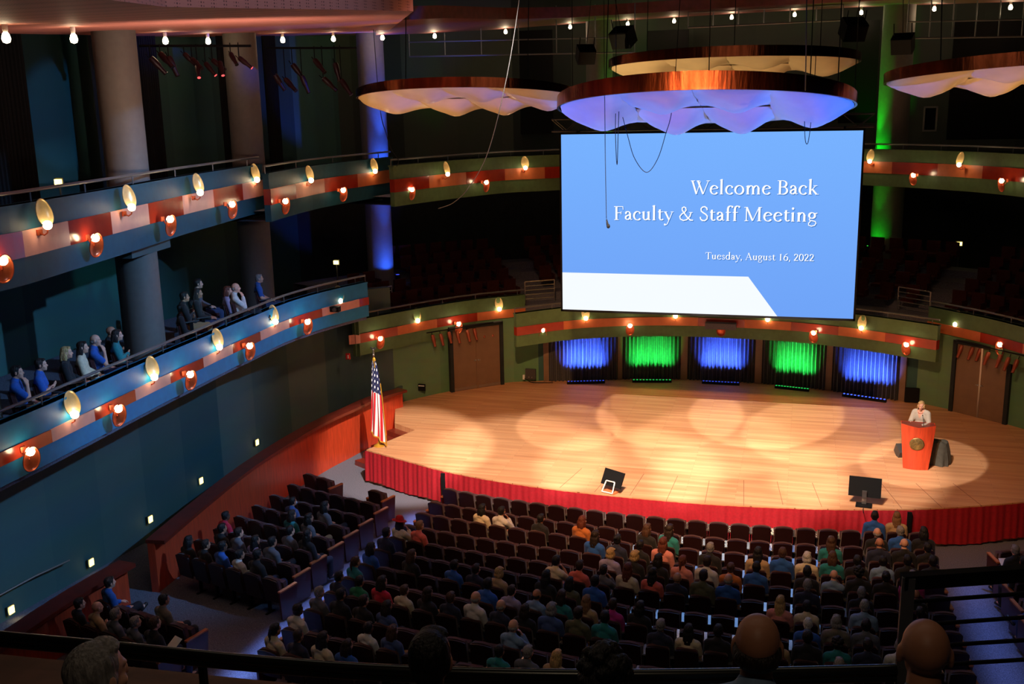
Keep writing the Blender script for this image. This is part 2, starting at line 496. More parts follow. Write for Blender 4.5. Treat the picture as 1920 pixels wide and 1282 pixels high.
# ------------------------------------------------------------------ ground walls, balconies' back walls, ceiling
wall_l = smooth_line([(-12.3, 2), (-12.3, 10), (-12.35, 18), (-12.3, 22), (-12.0, 25.5), (-11.2, 28.2), (-9.95, 29.55)], 5)
mb = MB(); mb.wall(wall_l, 0.0, 4.75, 0.3, 1); struct('wall_left', mb, M['teal_wall'])
mb = MB(); mb.wall(rear_wall[:6], STZ, 3.2, 0.3, 1); mb.wall(rear_wall[5:13], STZ, 3.2, 0.3, 1); struct('wall_stage_left', mb, M['wall_stage_lit'])
mb = MB(); mb.wall(rear_wall[12:37], STZ, 3.0, 0.3, 1); struct('wall_stage_rear', mb, M['teal_dark'])
mb = MB(); mb.wall(rear_wall[36:], STZ, 3.2, 0.3, 1); struct('wall_stage_right', mb, M['wall_stage_lit'])
mb = MB(); mb.wall(smooth_line([(11.2, 27.2), (12.3, 22), (12.5, 10), (12.5, 2)], 4), 0, 4.75, 0.3, 1); struct('wall_right', mb, M['teal_wall'])
back2 = smooth_line([(-14.2, 4), (-14.3, 12), (-14.4, 20), (-14.6, 26), (-14.3, 32), (-12.8, 37), (-9.5, 41), (-5, 43.2), (0, 44.0), (5, 43.2), (9.5, 41), (12.8, 37), (14.3, 31)], 4)
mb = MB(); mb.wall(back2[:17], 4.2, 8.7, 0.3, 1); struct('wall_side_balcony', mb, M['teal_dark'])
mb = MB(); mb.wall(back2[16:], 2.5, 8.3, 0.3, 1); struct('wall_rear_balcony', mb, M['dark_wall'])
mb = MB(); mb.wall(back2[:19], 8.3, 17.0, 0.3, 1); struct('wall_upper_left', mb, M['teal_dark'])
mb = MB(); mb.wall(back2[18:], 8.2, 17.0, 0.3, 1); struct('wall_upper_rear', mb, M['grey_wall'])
mb = MB(); mb.box((0, 20, 17.2), (34, 52, 0.3)); struct('ceiling', mb, M['black'])
# the perforated soffit over the side tier and the thinner one round the rear
SA, SB = 11.77 - 0.0607 * 17.4, 0.0607
def sof(px, py, dz=0.0):
    return atp(px, py, SA + dz, SB)
so_out = [sof(*p) for p in [(-240, 60), (-120, 62), (0, 63), (138, 65), (310, 69), (500, 71), (640, 68), (720, 65)]]
so_in = [sof(*p) for p in [(-240, -70), (-120, -50), (60, -20), (190, -2), (310, 13), (480, 16), (640, 18), (775, 21)]]
mb = MB()
n = len(so_out)
ring = so_out + so_in[::-1]
mb.add([tuple(p) for p in ring] + [(p[0], p[1], p[2] + 0.45) for p in ring], [(i, i + 1, 2 * n - 2 - i, 2 * n - 1 - i) for i in range(n - 1)] + [(2 * n + i, 2 * n + i + 1, 4 * n - 2 - i, 4 * n - 1 - i) for i in range(n - 1)] + [(i, (i + 1) % (2 * n), 2 * n + (i + 1) % (2 * n), 2 * n + i) for i in range(2 * n)], 0)
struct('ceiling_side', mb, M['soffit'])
ro = [aty(px, py, y) for px, py, y in [(705, 66, 31.5), (815, 62, 35), (950, 54, 38.5), (1069, 45, 40.5), (1177, 38, 41.5), (1370, 26, 42), (1600, 14, 41.5), (1760, 8, 40), (1960, 2, 36.5)]]
ri = [aty(px, py, y) for px, py, y in [(700, 40, 25), (830, 34, 29), (950, 36, 33), (1069, 33, 35.5), (1177, 26, 36.5), (1370, 14, 37), (1600, 3, 36.5), (1760, -3, 35), (1960, -8, 32)]]
mb = MB(); n = len(ro); ring = ro + ri[::-1]
mb.add([tuple(p) for p in ring] + [(p[0], p[1], p[2] + 0.35) for p in ring], [(i, i + 1, 2 * n - 2 - i, 2 * n - 1 - i) for i in range(n - 1)] + [(2 * n + i, 2 * n + i + 1, 4 * n - 2 - i, 4 * n - 1 - i) for i in range(n - 1)] + [(i, (i + 1) % (2 * n), 2 * n + (i + 1) % (2 * n), 2 * n + i) for i in range(2 * n)], 0)
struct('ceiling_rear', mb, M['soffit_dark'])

# ------------------------------------------------------------------ balcony fronts
CZ = CAM_POS[2]
ZA, ZB, ZC, Za, Zb, Zc = CZ - 1.65, CZ - 1.84, CZ - 2.05, CZ - 4.98, CZ - 6.643, CZ - 6.934
def seams(px, z):
    return [atz(x, y, z)[:2] for x, y in px]
FRONTS = {}
def balcony_front(key, name, label, px, z, hu, hb, hl, tiles, panel, rail_h, rail=True, extra=None, sub=5, posts=6):
    P = px if isinstance(px[0], np.ndarray) else seams(px, z)
    L = smooth_line(P, sub)
    t = thing(name, label, 'balcony front', (L[len(L) // 2][0], L[len(L) // 2][1], z))
    mb = MB(); mb.wall(L, z, z + hu, 0.16, 1); mb.wall(offset_line(L, -0.02), z + hu - 0.04, z + hu, 0.22, 1)
    obj('upper_panel', mb, M[panel], t, world=True)
    Lb = offset_line(L, -0.03)
    mb = MB(); mb.wall(Lb, z - hb, z, 0.19, 1, mis=[tiles[i // sub] for i in range(len(L) - 1)])
    obj('tile_band', mb, [M['pink_tile'], M['orange_tile'], M['red_tile']], t, world=True)
    mb = MB(); mb.wall(L, z - hb - hl, z - hb, 0.16, 1)
    obj('lower_panel', mb, M[panel], t, world=True)
    if rail:
        R = offset_line(L, 0.08)
        mb = MB(); mb.tube([(p[0], p[1], z + hu + rail_h) for p in R], 0.028, 8)
        for i in range(0, len(R), posts):
            mb.tube([(R[i][0], R[i][1], z + hu - 0.02), (R[i][0], R[i][1], z + hu + rail_h)], 0.014, 6)
        obj('handrail', mb, M['rail'], t, True, True)
    FRONTS[key] = L
    return t
P_, O_, R_ = 0, 1, 2
balcony_front('A', 'balcony_fascia', 'teal upper balcony front nearest on the left, with pink and dark red tile band', [(-140, 470), (-50, 449), (38, 433), (124, 414.4), (204, 397.3), (274.5, 381.6), (339, 367), (397, 355.3), (452, 344.2), (493, 336.5)], ZA, 0.40, 0.40, 0.42, [P_, R_, P_, R_, P_, R_, P_, R_, P_], 'fascia_dimmed', 0.17)
balcony_front('B', 'balcony_fascia', 'middle section of the upper balcony front, between the two left stepped ends', [(505, 354.5), (552.1, 344.3), (606, 334.6), (668.4, 326.2), (737, 317.5)], ZB, 0.40, 0.40, 0.42, [R_, P_, R_, O_], 'fascia_dimmed', 0.17)
pc = seams([(738, 336.3), (803, 329.3), (872.5, 322.7), (945.6, 316.6), (1020.7, 313.3)], ZC)
pr_ = seams([(1615, 302), (1674, 303.6), (1759.8, 306.7), (1844.4, 310.8), (1925, 316.5), (2010, 324)], ZC)
mid = [np.array(p) for p in [(-4.9, 37.1), (-3.0, 38.2), (-1.0, 38.9), (1.0, 39.2), (2.9, 39.0)]]
balcony_front('C', 'balcony_fascia', 'upper balcony front round the rear, running behind the projection screen', pc + mid + pr_, ZC, 0.42, 0.40, 0.44, [R_, O_, R_, O_, R_, O_, R_, O_, R_, O_, O_, R_, O_, R_, O_], 'fascia_green_lit', 0.17, posts=4)
balcony_front('a', 'balcony_fascia', 'blue-lit lower side balcony front below the watching people', [(-130, 905), (-60, 876), (12, 842), (92.8, 805.3), (173.6, 766.9), (250.4, 730.2), (316.2, 699.1), (378.3, 670.7), (433.4, 645), (485.8, 621.7), (539.9, 598.3), (602, 578.3), (672, 560.5), (690, 556.5)], Za, 0.42, 0.215, 0.33, [P_, R_, R_, R_, P_, R_, P_, R_, P_, R_, P_, R_, P_, R_][1:], 'fascia_blue_lit', 0.17, posts=5)
balcony_front('b', 'balcony_fascia', 'lower balcony front beside the stage on the left, over the double doors', [(666, 627.5), (674, 626), (744.1, 611.9), (818.1, 597.8), (894, 586), (984.6, 576.6)], Zb, 0.45, 0.283, 0.40, [P_, R_, O_, R_, O_], 'fascia_green_lit', 0.16, posts=4)
balcony_front('c', 'balcony_fascia', 'curved lower balcony front at the rear of the stage, under the screen', [(968, 613.5), (1056, 602.1), (1138.1, 596.4), (1224.3, 594.3), (1308.9, 595.1), (1396.6, 598.7), (1483.7, 603.4), (1573.1, 611.9), (1661, 623.5), (1757, 638.5)], Zc, 0.45, 0.283, 0.38, [R_, O_, O_, O_, R_, O_, R_, O_, R_], 'fascia_green_lit', 0.16, posts=4)
balcony_front('d', 'balcony_fascia', 'lower balcony front on the far right, over the right double doors', [(1740, 601.5), (1840, 623), (1920, 644), (2000, 668)], Zb, 0.45, 0.283, 0.40, [O_, R_, O_], 'fascia_green_lit', 0.16, posts=4)
# orange blocks where the tile band drops from the side sections to the lower middle section
for (x0, x1), s in (((955, 984.6), -1), ((1740.8, 1768), 1)):
    p, q = atz(x0, 578 if s < 0 else 602, Zb), atz(x1, 577 if s < 0 else 606, Zb)
    mb = MB(); mb.wall([p[:2], q[:2]], Zc - 0.02, Zb - 0.20, 0.2, 1); struct('trim_2', mb, M['orange_tile'])
# balcony floors
def slab(name, L, d, z, m):
    O = offset_line(L, d)
    mb = MB(); n = len(L)
    vs = [(p[0], p[1], z) for p in L] + [(p[0], p[1], z) for p in O] + [(p[0], p[1], z - 0.25) for p in L] + [(p[0], p[1], z - 0.25) for p in O]
    fs = []
    for i in range(n - 1):
        fs += [(i, i + 1, n + i + 1, n + i), (2 * n + i, 3 * n + i, 3 * n + i + 1, 2 * n + i + 1), (i, 2 * n + i, 2 * n + i + 1, i + 1), (n + i, n + i + 1, 3 * n + i + 1, 3 * n + i)]
    mb.add(vs, fs + [(0, n, 3 * n, 2 * n), (n - 1, 3 * n - 1, 4 * n - 1, 2 * n - 1)][:0])
    struct(name, mb, m)
slab('floor_upper_left', offset_line(FRONTS['A'], 0.1), 4.4, ZA - 0.55, M['carpet'])
slab('floor_upper_middle', offset_line(FRONTS['B'], 0.1), 3.6, ZB - 0.55, M['carpet'])
slab('floor_upper_rear', offset_line(FRONTS['C'], 0.1), 4.2, ZC - 0.55, M['carpet'])
slab('floor_side_balcony', offset_line(FRONTS['a'], 0.1), 4.3, Za - 0.4, M['carpet'])

# ------------------------------------------------------------------ columns (the tiers' round columns)
def column(x, y, r, z0, z1, name='column'):
    mb = MB(); mb.lathe([(r, z0), (r, z1)], 32, (x, y, 0))
    return struct(name, mb, M['column'], smooth=True)
def sofz(y): return SA + SB * y
C1, C2, CB = (-10.8, 18.2), (-11.95, 25.0), (-11.45, 32.4)
column(*C1, 0.42, ZA - 0.6, sofz(C1[1]) + 0.2); column(C1[0], C1[1], 0.42, Za - 0.4, ZA - 0.8)
column(*C2, 0.43, ZA - 0.6, sofz(C2[1]) + 0.2); column(C2[0], C2[1], 0.43, Za - 0.4, ZA - 0.8)
column(*CB, 0.44, ZB - 0.6, sofz(CB[1]) + 0.2); column(CB[0], CB[1], 0.44, 3.6, ZB - 0.8)
GR, GL = (5.42, 39.6), (-5.2, 39.6)
column(*GR, 0.54, ZC - 0.5, 13.6); column(*GR, 0.54, 3.6, ZC - 0.9)
column(*GL, 0.50, ZC - 0.5, 13.6)
p = atx(-22, 700, -10.1); column(-10.85, 13.5, 0.42, Za - 0.4, ZA - 0.8)
# beams under the upper balcony at the columns
for (x, y), r in ((C1, .4), (C2, .4), (CB, .44)):
    z = (ZB if y > 30 else ZA) - 0.82
    mb = MB(); mb.box((x + 0.3, y - 0.1, z - 0.12), (0.3, 1.7, 0.28), Euler((0, 0, 0.15))); mb.box((x - .5, y, z - 0.12), (1.0, 0.3, 0.24), Euler((0, 0, .1)))
    struct('beam', mb, mat('grey_green_beam', (70, 92, 92), .7))

# ------------------------------------------------------------------ sconces on the balcony fronts
def shell_mesh():
    mb = MB()
    prof = [(math.sin(a) * 1.0, -math.cos(a) * 0.075) for a in [i * PI / 2 / 8 for i in range(9)]]
    vs, fs = [], []
    n = 24
    def pt(r, z, off):
        return [((r * 0.148 + off * 0.0) * math.cos(2 * PI * j / n), z - off, (r * 0.225) * math.sin(2 * PI * j / n) * (1.0 + 0.12 * math.sin(2 * PI * j / n))) for j in range(n)]
    # bowl open towards -y (the hall), bulging towards +y (the wall)
    for r, z in prof:
        vs += [(p[0], -z - 0.075, p[2]) for p in pt(r, z, 0)]
    k = len(prof)
    for r, z in reversed(prof):
        vs += [(p[0] * 0.95, -z * 0.86 - 0.075, p[2] * 0.95) for p in pt(r, z, 0)]
    for i in range(2 * k - 1):
        for j in range(n):
            fs.append((i * n + j, i * n + (j + 1) % n, (i + 1) * n + (j + 1) % n, (i + 1) * n + j))
    mb.add(vs, fs)
    return mb
SHELL = shell_mesh().mesh('lamp_shell', 'all', [M['shell']])
SHELL_C = shell_mesh().mesh('lamp_shell', 'all', [M['shell_red_lit']])
_b = MB(); _b.blob((0, 0, 0), (0.07, 0.07, 0.07)); BULB = _b.mesh('bulb', 'all', [M['bulb']])
_b = MB(); _b.tube([(0, 0.2, -0.12), (0, 0.1, -0.16), (0, 0.02, -0.12), (0, 0, -0.05)], 0.012, 8); _b.box((0, 0.2, -0.12), (0.09, 0.03, 0.09)); ARM_U = _b.mesh('arm', True, [M['shell_red_lit']])
_b = MB(); _b.tube([(0, 0.2, 0.0), (0, 0.12, -0.10), (0, 0.03, -0.14), (0, 0, -0.05)], 0.012, 8); _b.box((0, 0.2, 0.0), (0.09, 0.03, 0.09)); ARM_L = _b.mesh('arm', True, [M['shell_red_lit']])
def sconce(px, py, key, z, upper, label, power):
    L = FRONTS[key]
    Q = atz(px, py, z)
    i = min(range(len(L)), key=lambda k: (L[k][0] - Q[0]) ** 2 + (L[k][1] - Q[1]) ** 2)
    a, b = L[max(i - 1, 0)], L[min(i + 1, len(L) - 1)]
    nv = np.array([b[1] - a[1], a[0] - b[0]]); nv = nv / np.linalg.norm(nv)
    dv = (CAM_POS - Q) / np.linalg.norm(CAM_POS - Q)
    P = Q + dv * 0.25 / max(0.25, abs(dv[:2] @ nv))
    i = min(range(len(L)), key=lambda k: (L[k][0] - P[0]) ** 2 + (L[k][1] - P[1]) ** 2)
    a, b = L[max(i - 1, 0)], L[min(i + 1, len(L) - 1)]
    t = thing('sconce', label, 'wall lamp', tuple(P), math.atan2(b[1] - a[1], b[0] - a[0]) * (0.78 if key in 'ABa' else 1.0), 'shell lamps on the balcony fronts')
    link('bulb', BULB, t)
    if upper:
        s = link('lamp_shell', SHELL, t, (0, 0.10, 0.15), (math.radians(-14), 0, 0)); link('arm', ARM_U, t)
    else:
        s = link('lamp_shell', SHELL_C, t, (0, 0.06, -0.13), (math.radians(12), 0, 0)); link('arm', ARM_L, t)
    l = point('sconce_light', (0, -0.03, 0.02), power, (1.0, 0.60, 0.30), 0.05)
    l.parent = t
    return t
SCONCES = [
    ('A', ZA, [(89.1, 422), (246.9, 388.6), (375.3, 360.8), (481.8, 337)], [(5.5, 488.6), (178.7, 446), (319, 411), (435.1, 383)], 0.40, 'near upper balcony', 3.0),
    ('B', ZB, [(583.3, 338), (703.5, 321)], [(535.2, 377.2), (643.5, 356.6)], 0.40, 'middle upper balcony', 3.2),
    ('C', ZC, [(839.5, 326.6), (985.2, 314.8)], [(772.6, 355.3), (911.9, 341.9)], 0.40, 'upper balcony left of screen', 6.0),
    ('C', ZC, [(1630.6, 302.4), (1798.1, 308.9)], [(1712.7, 328.7), (1878.1, 339)], 0.40, 'upper balcony right of screen', 6.0),
    ('a', Za, [(140.2, 777), (289.5, 706.8), (411.4, 650.5), (516.3, 603), (637.5, 564)], [(56.8, 846.4), (222, 766.2), (356.6, 701.8), (468.1, 648.4), (576.6, 603.3)], 0.215, 'blue-lit side balcony', 1.3),
    ('b', Zb, [(783.6, 601.2), (936.4, 579.6)], [(713.1, 634.8), (859.9, 607.2)], 0.283, 'balcony over left doors', 4.0),
    ('c', Zc, [(1098.6, 596.8), (1266.5, 592.9), (1439.3, 598.9), (1614.8, 615.1)], [(1017.6, 619.0), (1181.2, 610.5), (1352, 612.3), (1525.6, 623.9), (1699.5, 646.0)], 0.283, 'balcony under the screen', 4.0),
    ('d', Zb, [(1791.2, 608.1)], [(1874.8, 646)], 0.283, 'balcony over right doors', 4.0),
]
for key, z, ups, lows, hb, where, pw in SCONCES:
    for i, (x, y) in enumerate(ups):
        n = 'the' if len(ups) == 1 else ORD[i] + ' from left of'
        sconce(x, y, key, z, True, f'amber shell lamp, {n} raised ones on {where}', pw)
    for i, (x, y) in enumerate(lows):
        n = 'the' if len(lows) == 1 else ORD[i] + ' from left of'
        sconce(x, y, key, z - hb, False, f'red-lit shell lamp, {n} hanging ones on {where}', pw)

# ------------------------------------------------------------------ bare bulbs under the ceiling edge
_b = MB(); _b.lathe([(0.0, -0.16), (0.05, -0.14), (0.065, -0.09), (0.05, -0.03), (0.03, 0)], 14); BULB2 = _b.mesh('bulb', 'all', [M['bulb']])
_b = MB(); _b.lathe([(0.03, 0.0), (0.04, 0.03), (0.04, 0.12), (0.07, 0.13), (0.07, 0.15)], 14); CAP2 = _b.mesh('lamp_cap', True, [M['white']])
BARE = [(11, 67), (138, 69), (310, 74), (390, 75), (530, 73), (625, 71), (717, 69), (815, 66), (948, 58), (1069, 49), (1177, 43), (1264, 38), (1372, 31), (1490, 26), (1615, 22), (1752, 15), (1895, 12)]
for i, (x, y) in enumerate(BARE):
    if x < 705: P = sof(x, y, -0.16)
    else:
        Y = float(np.interp(x, [705, 815, 950, 1069, 1177, 1370, 1600, 1760, 1960], [31.3, 34.8, 38.3, 40.3, 41.3, 41.8, 41.3, 39.8, 36.3])) - 0.3
        P = aty(x, y, Y)
    t = thing('ceiling_lamp', f'small bare ceiling bulb, {ORD[i]} from the left along the ceiling edge', 'ceiling lamp', tuple(P), 0, 'bare bulbs along the ceiling edge')
    link('bulb', BULB2, t, (0, 0, 0.05)); link('lamp_cap', CAP2, t, (0, 0, 0.05))
    l = point('lamp_light', (0, 0, -0.2), 4.0 if x < 705 else 16.0, (1, 0.72, 0.45), 0.06); l.parent = t

# ------------------------------------------------------------------ copper reflector clouds over the stage
def cloud(name, label, c, a, b, tilt, hf, hs, bulge, cols=(-1, -.48, 0, .48, 1), roll=0.0, cables=(), turn=0.0):
    t = thing(name, label, 'ceiling reflector', c, turn, 'copper reflectors over the stage')
    t.rotation_euler = (tilt, roll, turn)
    n = 72
    mb = MB(); vs, fs = [], []
    for j in range(n):
        q = 2 * PI * j / n
        h = hs + (hf - hs) * max(0, -math.sin(q)) ** 0.7
        x, y = a * math.cos(q), b * math.sin(q)
        vs += [(x, y, 0), (x, y, h), (x * .985, y * .985, h), (x * .985, y * .985, 0.0)]
    for j in range(n):
        k = (j + 1) % n
        for e in range(4):
            fs.append((4 * j + e, 4 * k + e, 4 * k + (e + 1) % 4, 4 * j + (e + 1) % 4))
    mb.add(vs, fs)
    obj('copper_rim', mb, M['copper'], t, True)
    def panel(u0, u1, v0, v1, bg, pinch=0.0):
        mb = MB(); N = 14; vs, fs = [], []
        for i in range(N + 1):
            for j in range(N + 1):
                s, q = i / N, j / N
                u = u0 + (u1 - u0) * s
                # half the mid panels are diamonds drawn in towards their ends
                w = math.sqrt(max(0, 1 - min(1, abs(u)) ** 2))
                va, vb = v0 * w, v1 * w
                v = va + (vb - va) * q
                z = -bg * (1 - abs(2 * s - 1) ** 1.7) * (1 - abs(2 * q - 1) ** 1.7) * (1 if w > .02 else 0) - 0.035 * math.sin(9 * s + 4 * q) * math.sin(PI * q) * math.sin(PI * s) - 0.03 * abs(math.sin(5 * s - 6 * q)) * math.sin(PI * q)
                vs.append((u * a * .98, v * b * .98, z))
        for i in range(N):
            for j in range(N):
                k = i * (N + 1) + j
                fs.append((k, k + 1, k + N + 2, k + N + 1))
        mb.add(vs, fs)
        m2 = MB(); m2.add([(p[0], p[1], p[2] + 0.03) for p in vs], [f[::-1] for f in fs]); mb.add(m2.v, m2.f)
        obj('reflector_panel', mb, M['cream'], t, 'all')
    panel(cols[0], cols[1] + .02, -1, 1, bulge * 1.1)
    panel(cols[3] - .02, cols[4], -1, 1, bulge * 1.1)
    for k in (1, 2):
        panel(cols[k] + .001, cols[k + 1] - .001, -1, -.14, bulge * 0.7)
        panel(cols[k] + .001, cols[k + 1] - .001, -.02, 1, bulge * 1.05)
    mb = MB(); mb.tube([(-a * .93, 0, 0.15), (a * .93, 0, 0.15)], 0.03, 6); mb.tube([(0, -b * .93, 0.15), (0, b * .93, 0.15)], 0.03, 6)
    obj('frame', mb, M['black'], t)
    for x, y in cables:
        mb = MB(); mb.tube([(x, y, 0.1), (x, y, 6.4)], 0.012, 5); o = obj('suspension_cable', mb, M['black'], t)
    return t
cloud('reflector_cloud', 'large copper-rimmed reflector hanging just above the screen, panels lit blue', (0.32, 22.8, 10.08), 3.16, 2.3, math.radians(-9), 0.36, 0.18, 0.36, cables=((-2.0, -.6), (2.2, .4), (2.75, -.3)))
cloud('reflector_cloud', 'copper-rimmed reflector farthest back, above the large one, with bright yellow panels', (0.35, 30.6, 11.22), 3.5, 2.2, math.radians(-4), 0.28, 0.20, 0.30, roll=0.0, cables=((-2.4, 0), (2.4, 0), (0, 1)))
cloud('reflector_cloud', 'copper-rimmed reflector on the left, in front of the blue upper column', (-5.75, 25.0, 10.42), 2.83, 2.0, math.radians(-7), 0.24, 0.14, 0.26, cables=((-1.6, 0), (1.6, 0)))
cloud('reflector_cloud', 'copper-rimmed reflector cut off by the right edge of the picture', (7.2, 25.0, 10.63), 3.1, 2.0, math.radians(-5), 0.28, 0.20, 0.28, cables=((-1.9, .2), (1.6, 0)), roll=math.radians(-2))

# ------------------------------------------------------------------ projection screen and truss
SY = 27.3
scr = thing('projection_screen', 'large lit projection screen above the stage showing a blue welcome slide', 'screen', (0, SY, 4.68))
TL, TR, BR, BL = aty(1054.3, 252.8, SY), aty(1620.8, 243.7, SY), aty(1596.3, 597.2, SY), aty(1055, 580, SY)
SX0, SX1, SZ0, SZ1 = -3.845, 3.84, 4.685, 9.45
mb = MB(); mb.add([(SX0, SY, SZ0), (SX1, SY, SZ0), (SX1, SY, SZ1), (SX0, SY, SZ1)], [(0, 1, 2, 3)])
def slide_mat():
    m = emitter('slide_blue', (112, 172, 255), 1.0)
    nt = m.node_tree; e = nt.nodes['Emission']
    tc = nt.nodes.new('ShaderNodeTexCoord'); sx = nt.nodes.new('ShaderNodeSeparateXYZ'); r = nt.nodes.new('ShaderNodeValToRGB')
    mp = nt.nodes.new('ShaderNodeMapRange'); mp.inputs[1].default_value, mp.inputs[2].default_value = SZ0, SZ1
    r.color_ramp.elements[0].color, r.color_ramp.elements[1].color = (*lin((112, 164, 248)), 1), (*lin((120, 178, 255)), 1)
    nt.links.new(tc.outputs['Object'], sx.inputs[0]); nt.links.new(sx.outputs[2], mp.inputs[0]); nt.links.new(mp.outputs[0], r.inputs[0]); nt.links.new(r.outputs[0], e.inputs[0])
    return m
obj('slide', mb, slide_mat(), scr, world=True)
mb = MB()
for x0, x1, z0, z1 in ((SX0 - .04, SX1 + .04, SZ1, SZ1 + .05), (SX0 - .05, SX0, SZ0 - .05, SZ1 + .05), (SX1, SX1 + .05, SZ0 - .05, SZ1 + .05), (SX0 - .05, SX1 + .05, SZ0 - .06, SZ0)):
    mb.box(((x0 + x1) / 2, SY + .01, (z0 + z1) / 2), (x1 - x0, 0.03, z1 - z0))
for x in (-3.4, -1.1, 1.1, 3.4): mb.box((x, SY + .12, SZ1 + .06), (.06, .2, .1))
mb.box((0, SY + .03, (SZ0 + SZ1) / 2), (SX1 - SX0 + .06, 0.01, SZ1 - SZ0 + .06))
obj('screen_border', mb, M['black'], scr, world=True)
W = [aty(*p, SY) for p in ((1055, 511), (1403, 518), (1457.5, 592.3), (1055, 580))]
W[0][0] = W[3][0] = SX0; W[3][2] = W[2][2] = SZ0
zt = (W[0][2] + W[1][2]) / 2; W[0][2] = W[1][2] = zt
mb = MB(); mb.add([(p[0], SY - .004, p[2]) for p in W], [(0, 1, 2, 3)])
obj('white_slide_shape', mb, emitter('slide_white', (244, 250, 255), 1.02), scr, world=True)
# lettering: an old-style serif drawn with a broad pen
THICK, THIN = 0.098, 0.036
class Pen:
    def __init__(s): s.q = []
    def stroke(s, pts, w=None, k=1.0):
        P = [np.array(p, float) for p in pts]
        n = len(P)
        e = []
        for i in range(n):
            t = P[min(i + 1, n - 1)] - P[max(i - 1, 0)]
            L = np.linalg.norm(t) + 1e-9; t = t / L
            ww = (THIN + (THICK - THIN) * abs(t[1] * 0.96 + t[0] * 0.22) ** 1.5 if w is None else w) * k
            nrm = np.array([-t[1], t[0]]) * ww / 2
            e.append((P[i] - nrm, P[i] + nrm))
        for i in range(n - 1):
            s.q.append((e[i][0], e[i + 1][0], e[i + 1][1], e[i][1]))
    def arc(s, cx, cy, rx, ry, a0, a1, n=16, w=None, k=1.0):
        s.stroke([(cx + rx * math.cos(math.radians(a0 + (a1 - a0) * i / n)), cy + ry * math.sin(math.radians(a0 + (a1 - a0) * i / n))) for i in range(n + 1)], w, k)
    def stem(s, x, y0, y1, k=1.0): s.stroke([(x, y0), (x, y1)], THICK * k)
    def bar(s, x0, x1, y, w=0.026): s.stroke([(x0, y), (x1, y)], w)
    def foot(s, x, y, h=0.075): s.bar(x - h, x + h, y + 0.012); s.q.append(((x - h * .55, y + .02), (x + h * .55, y + .02), (x + .035, y + .055), (x - .035, y + .055)))
    def flag(s, x, y): s.q.append(((x - .10, y - .045), (x - .03, y - .06), (x + .044, y + .01), (x + .03, y + .012)))
XH, CAPH, ASC, DESC = 0.42, 0.66, 0.72, -0.25
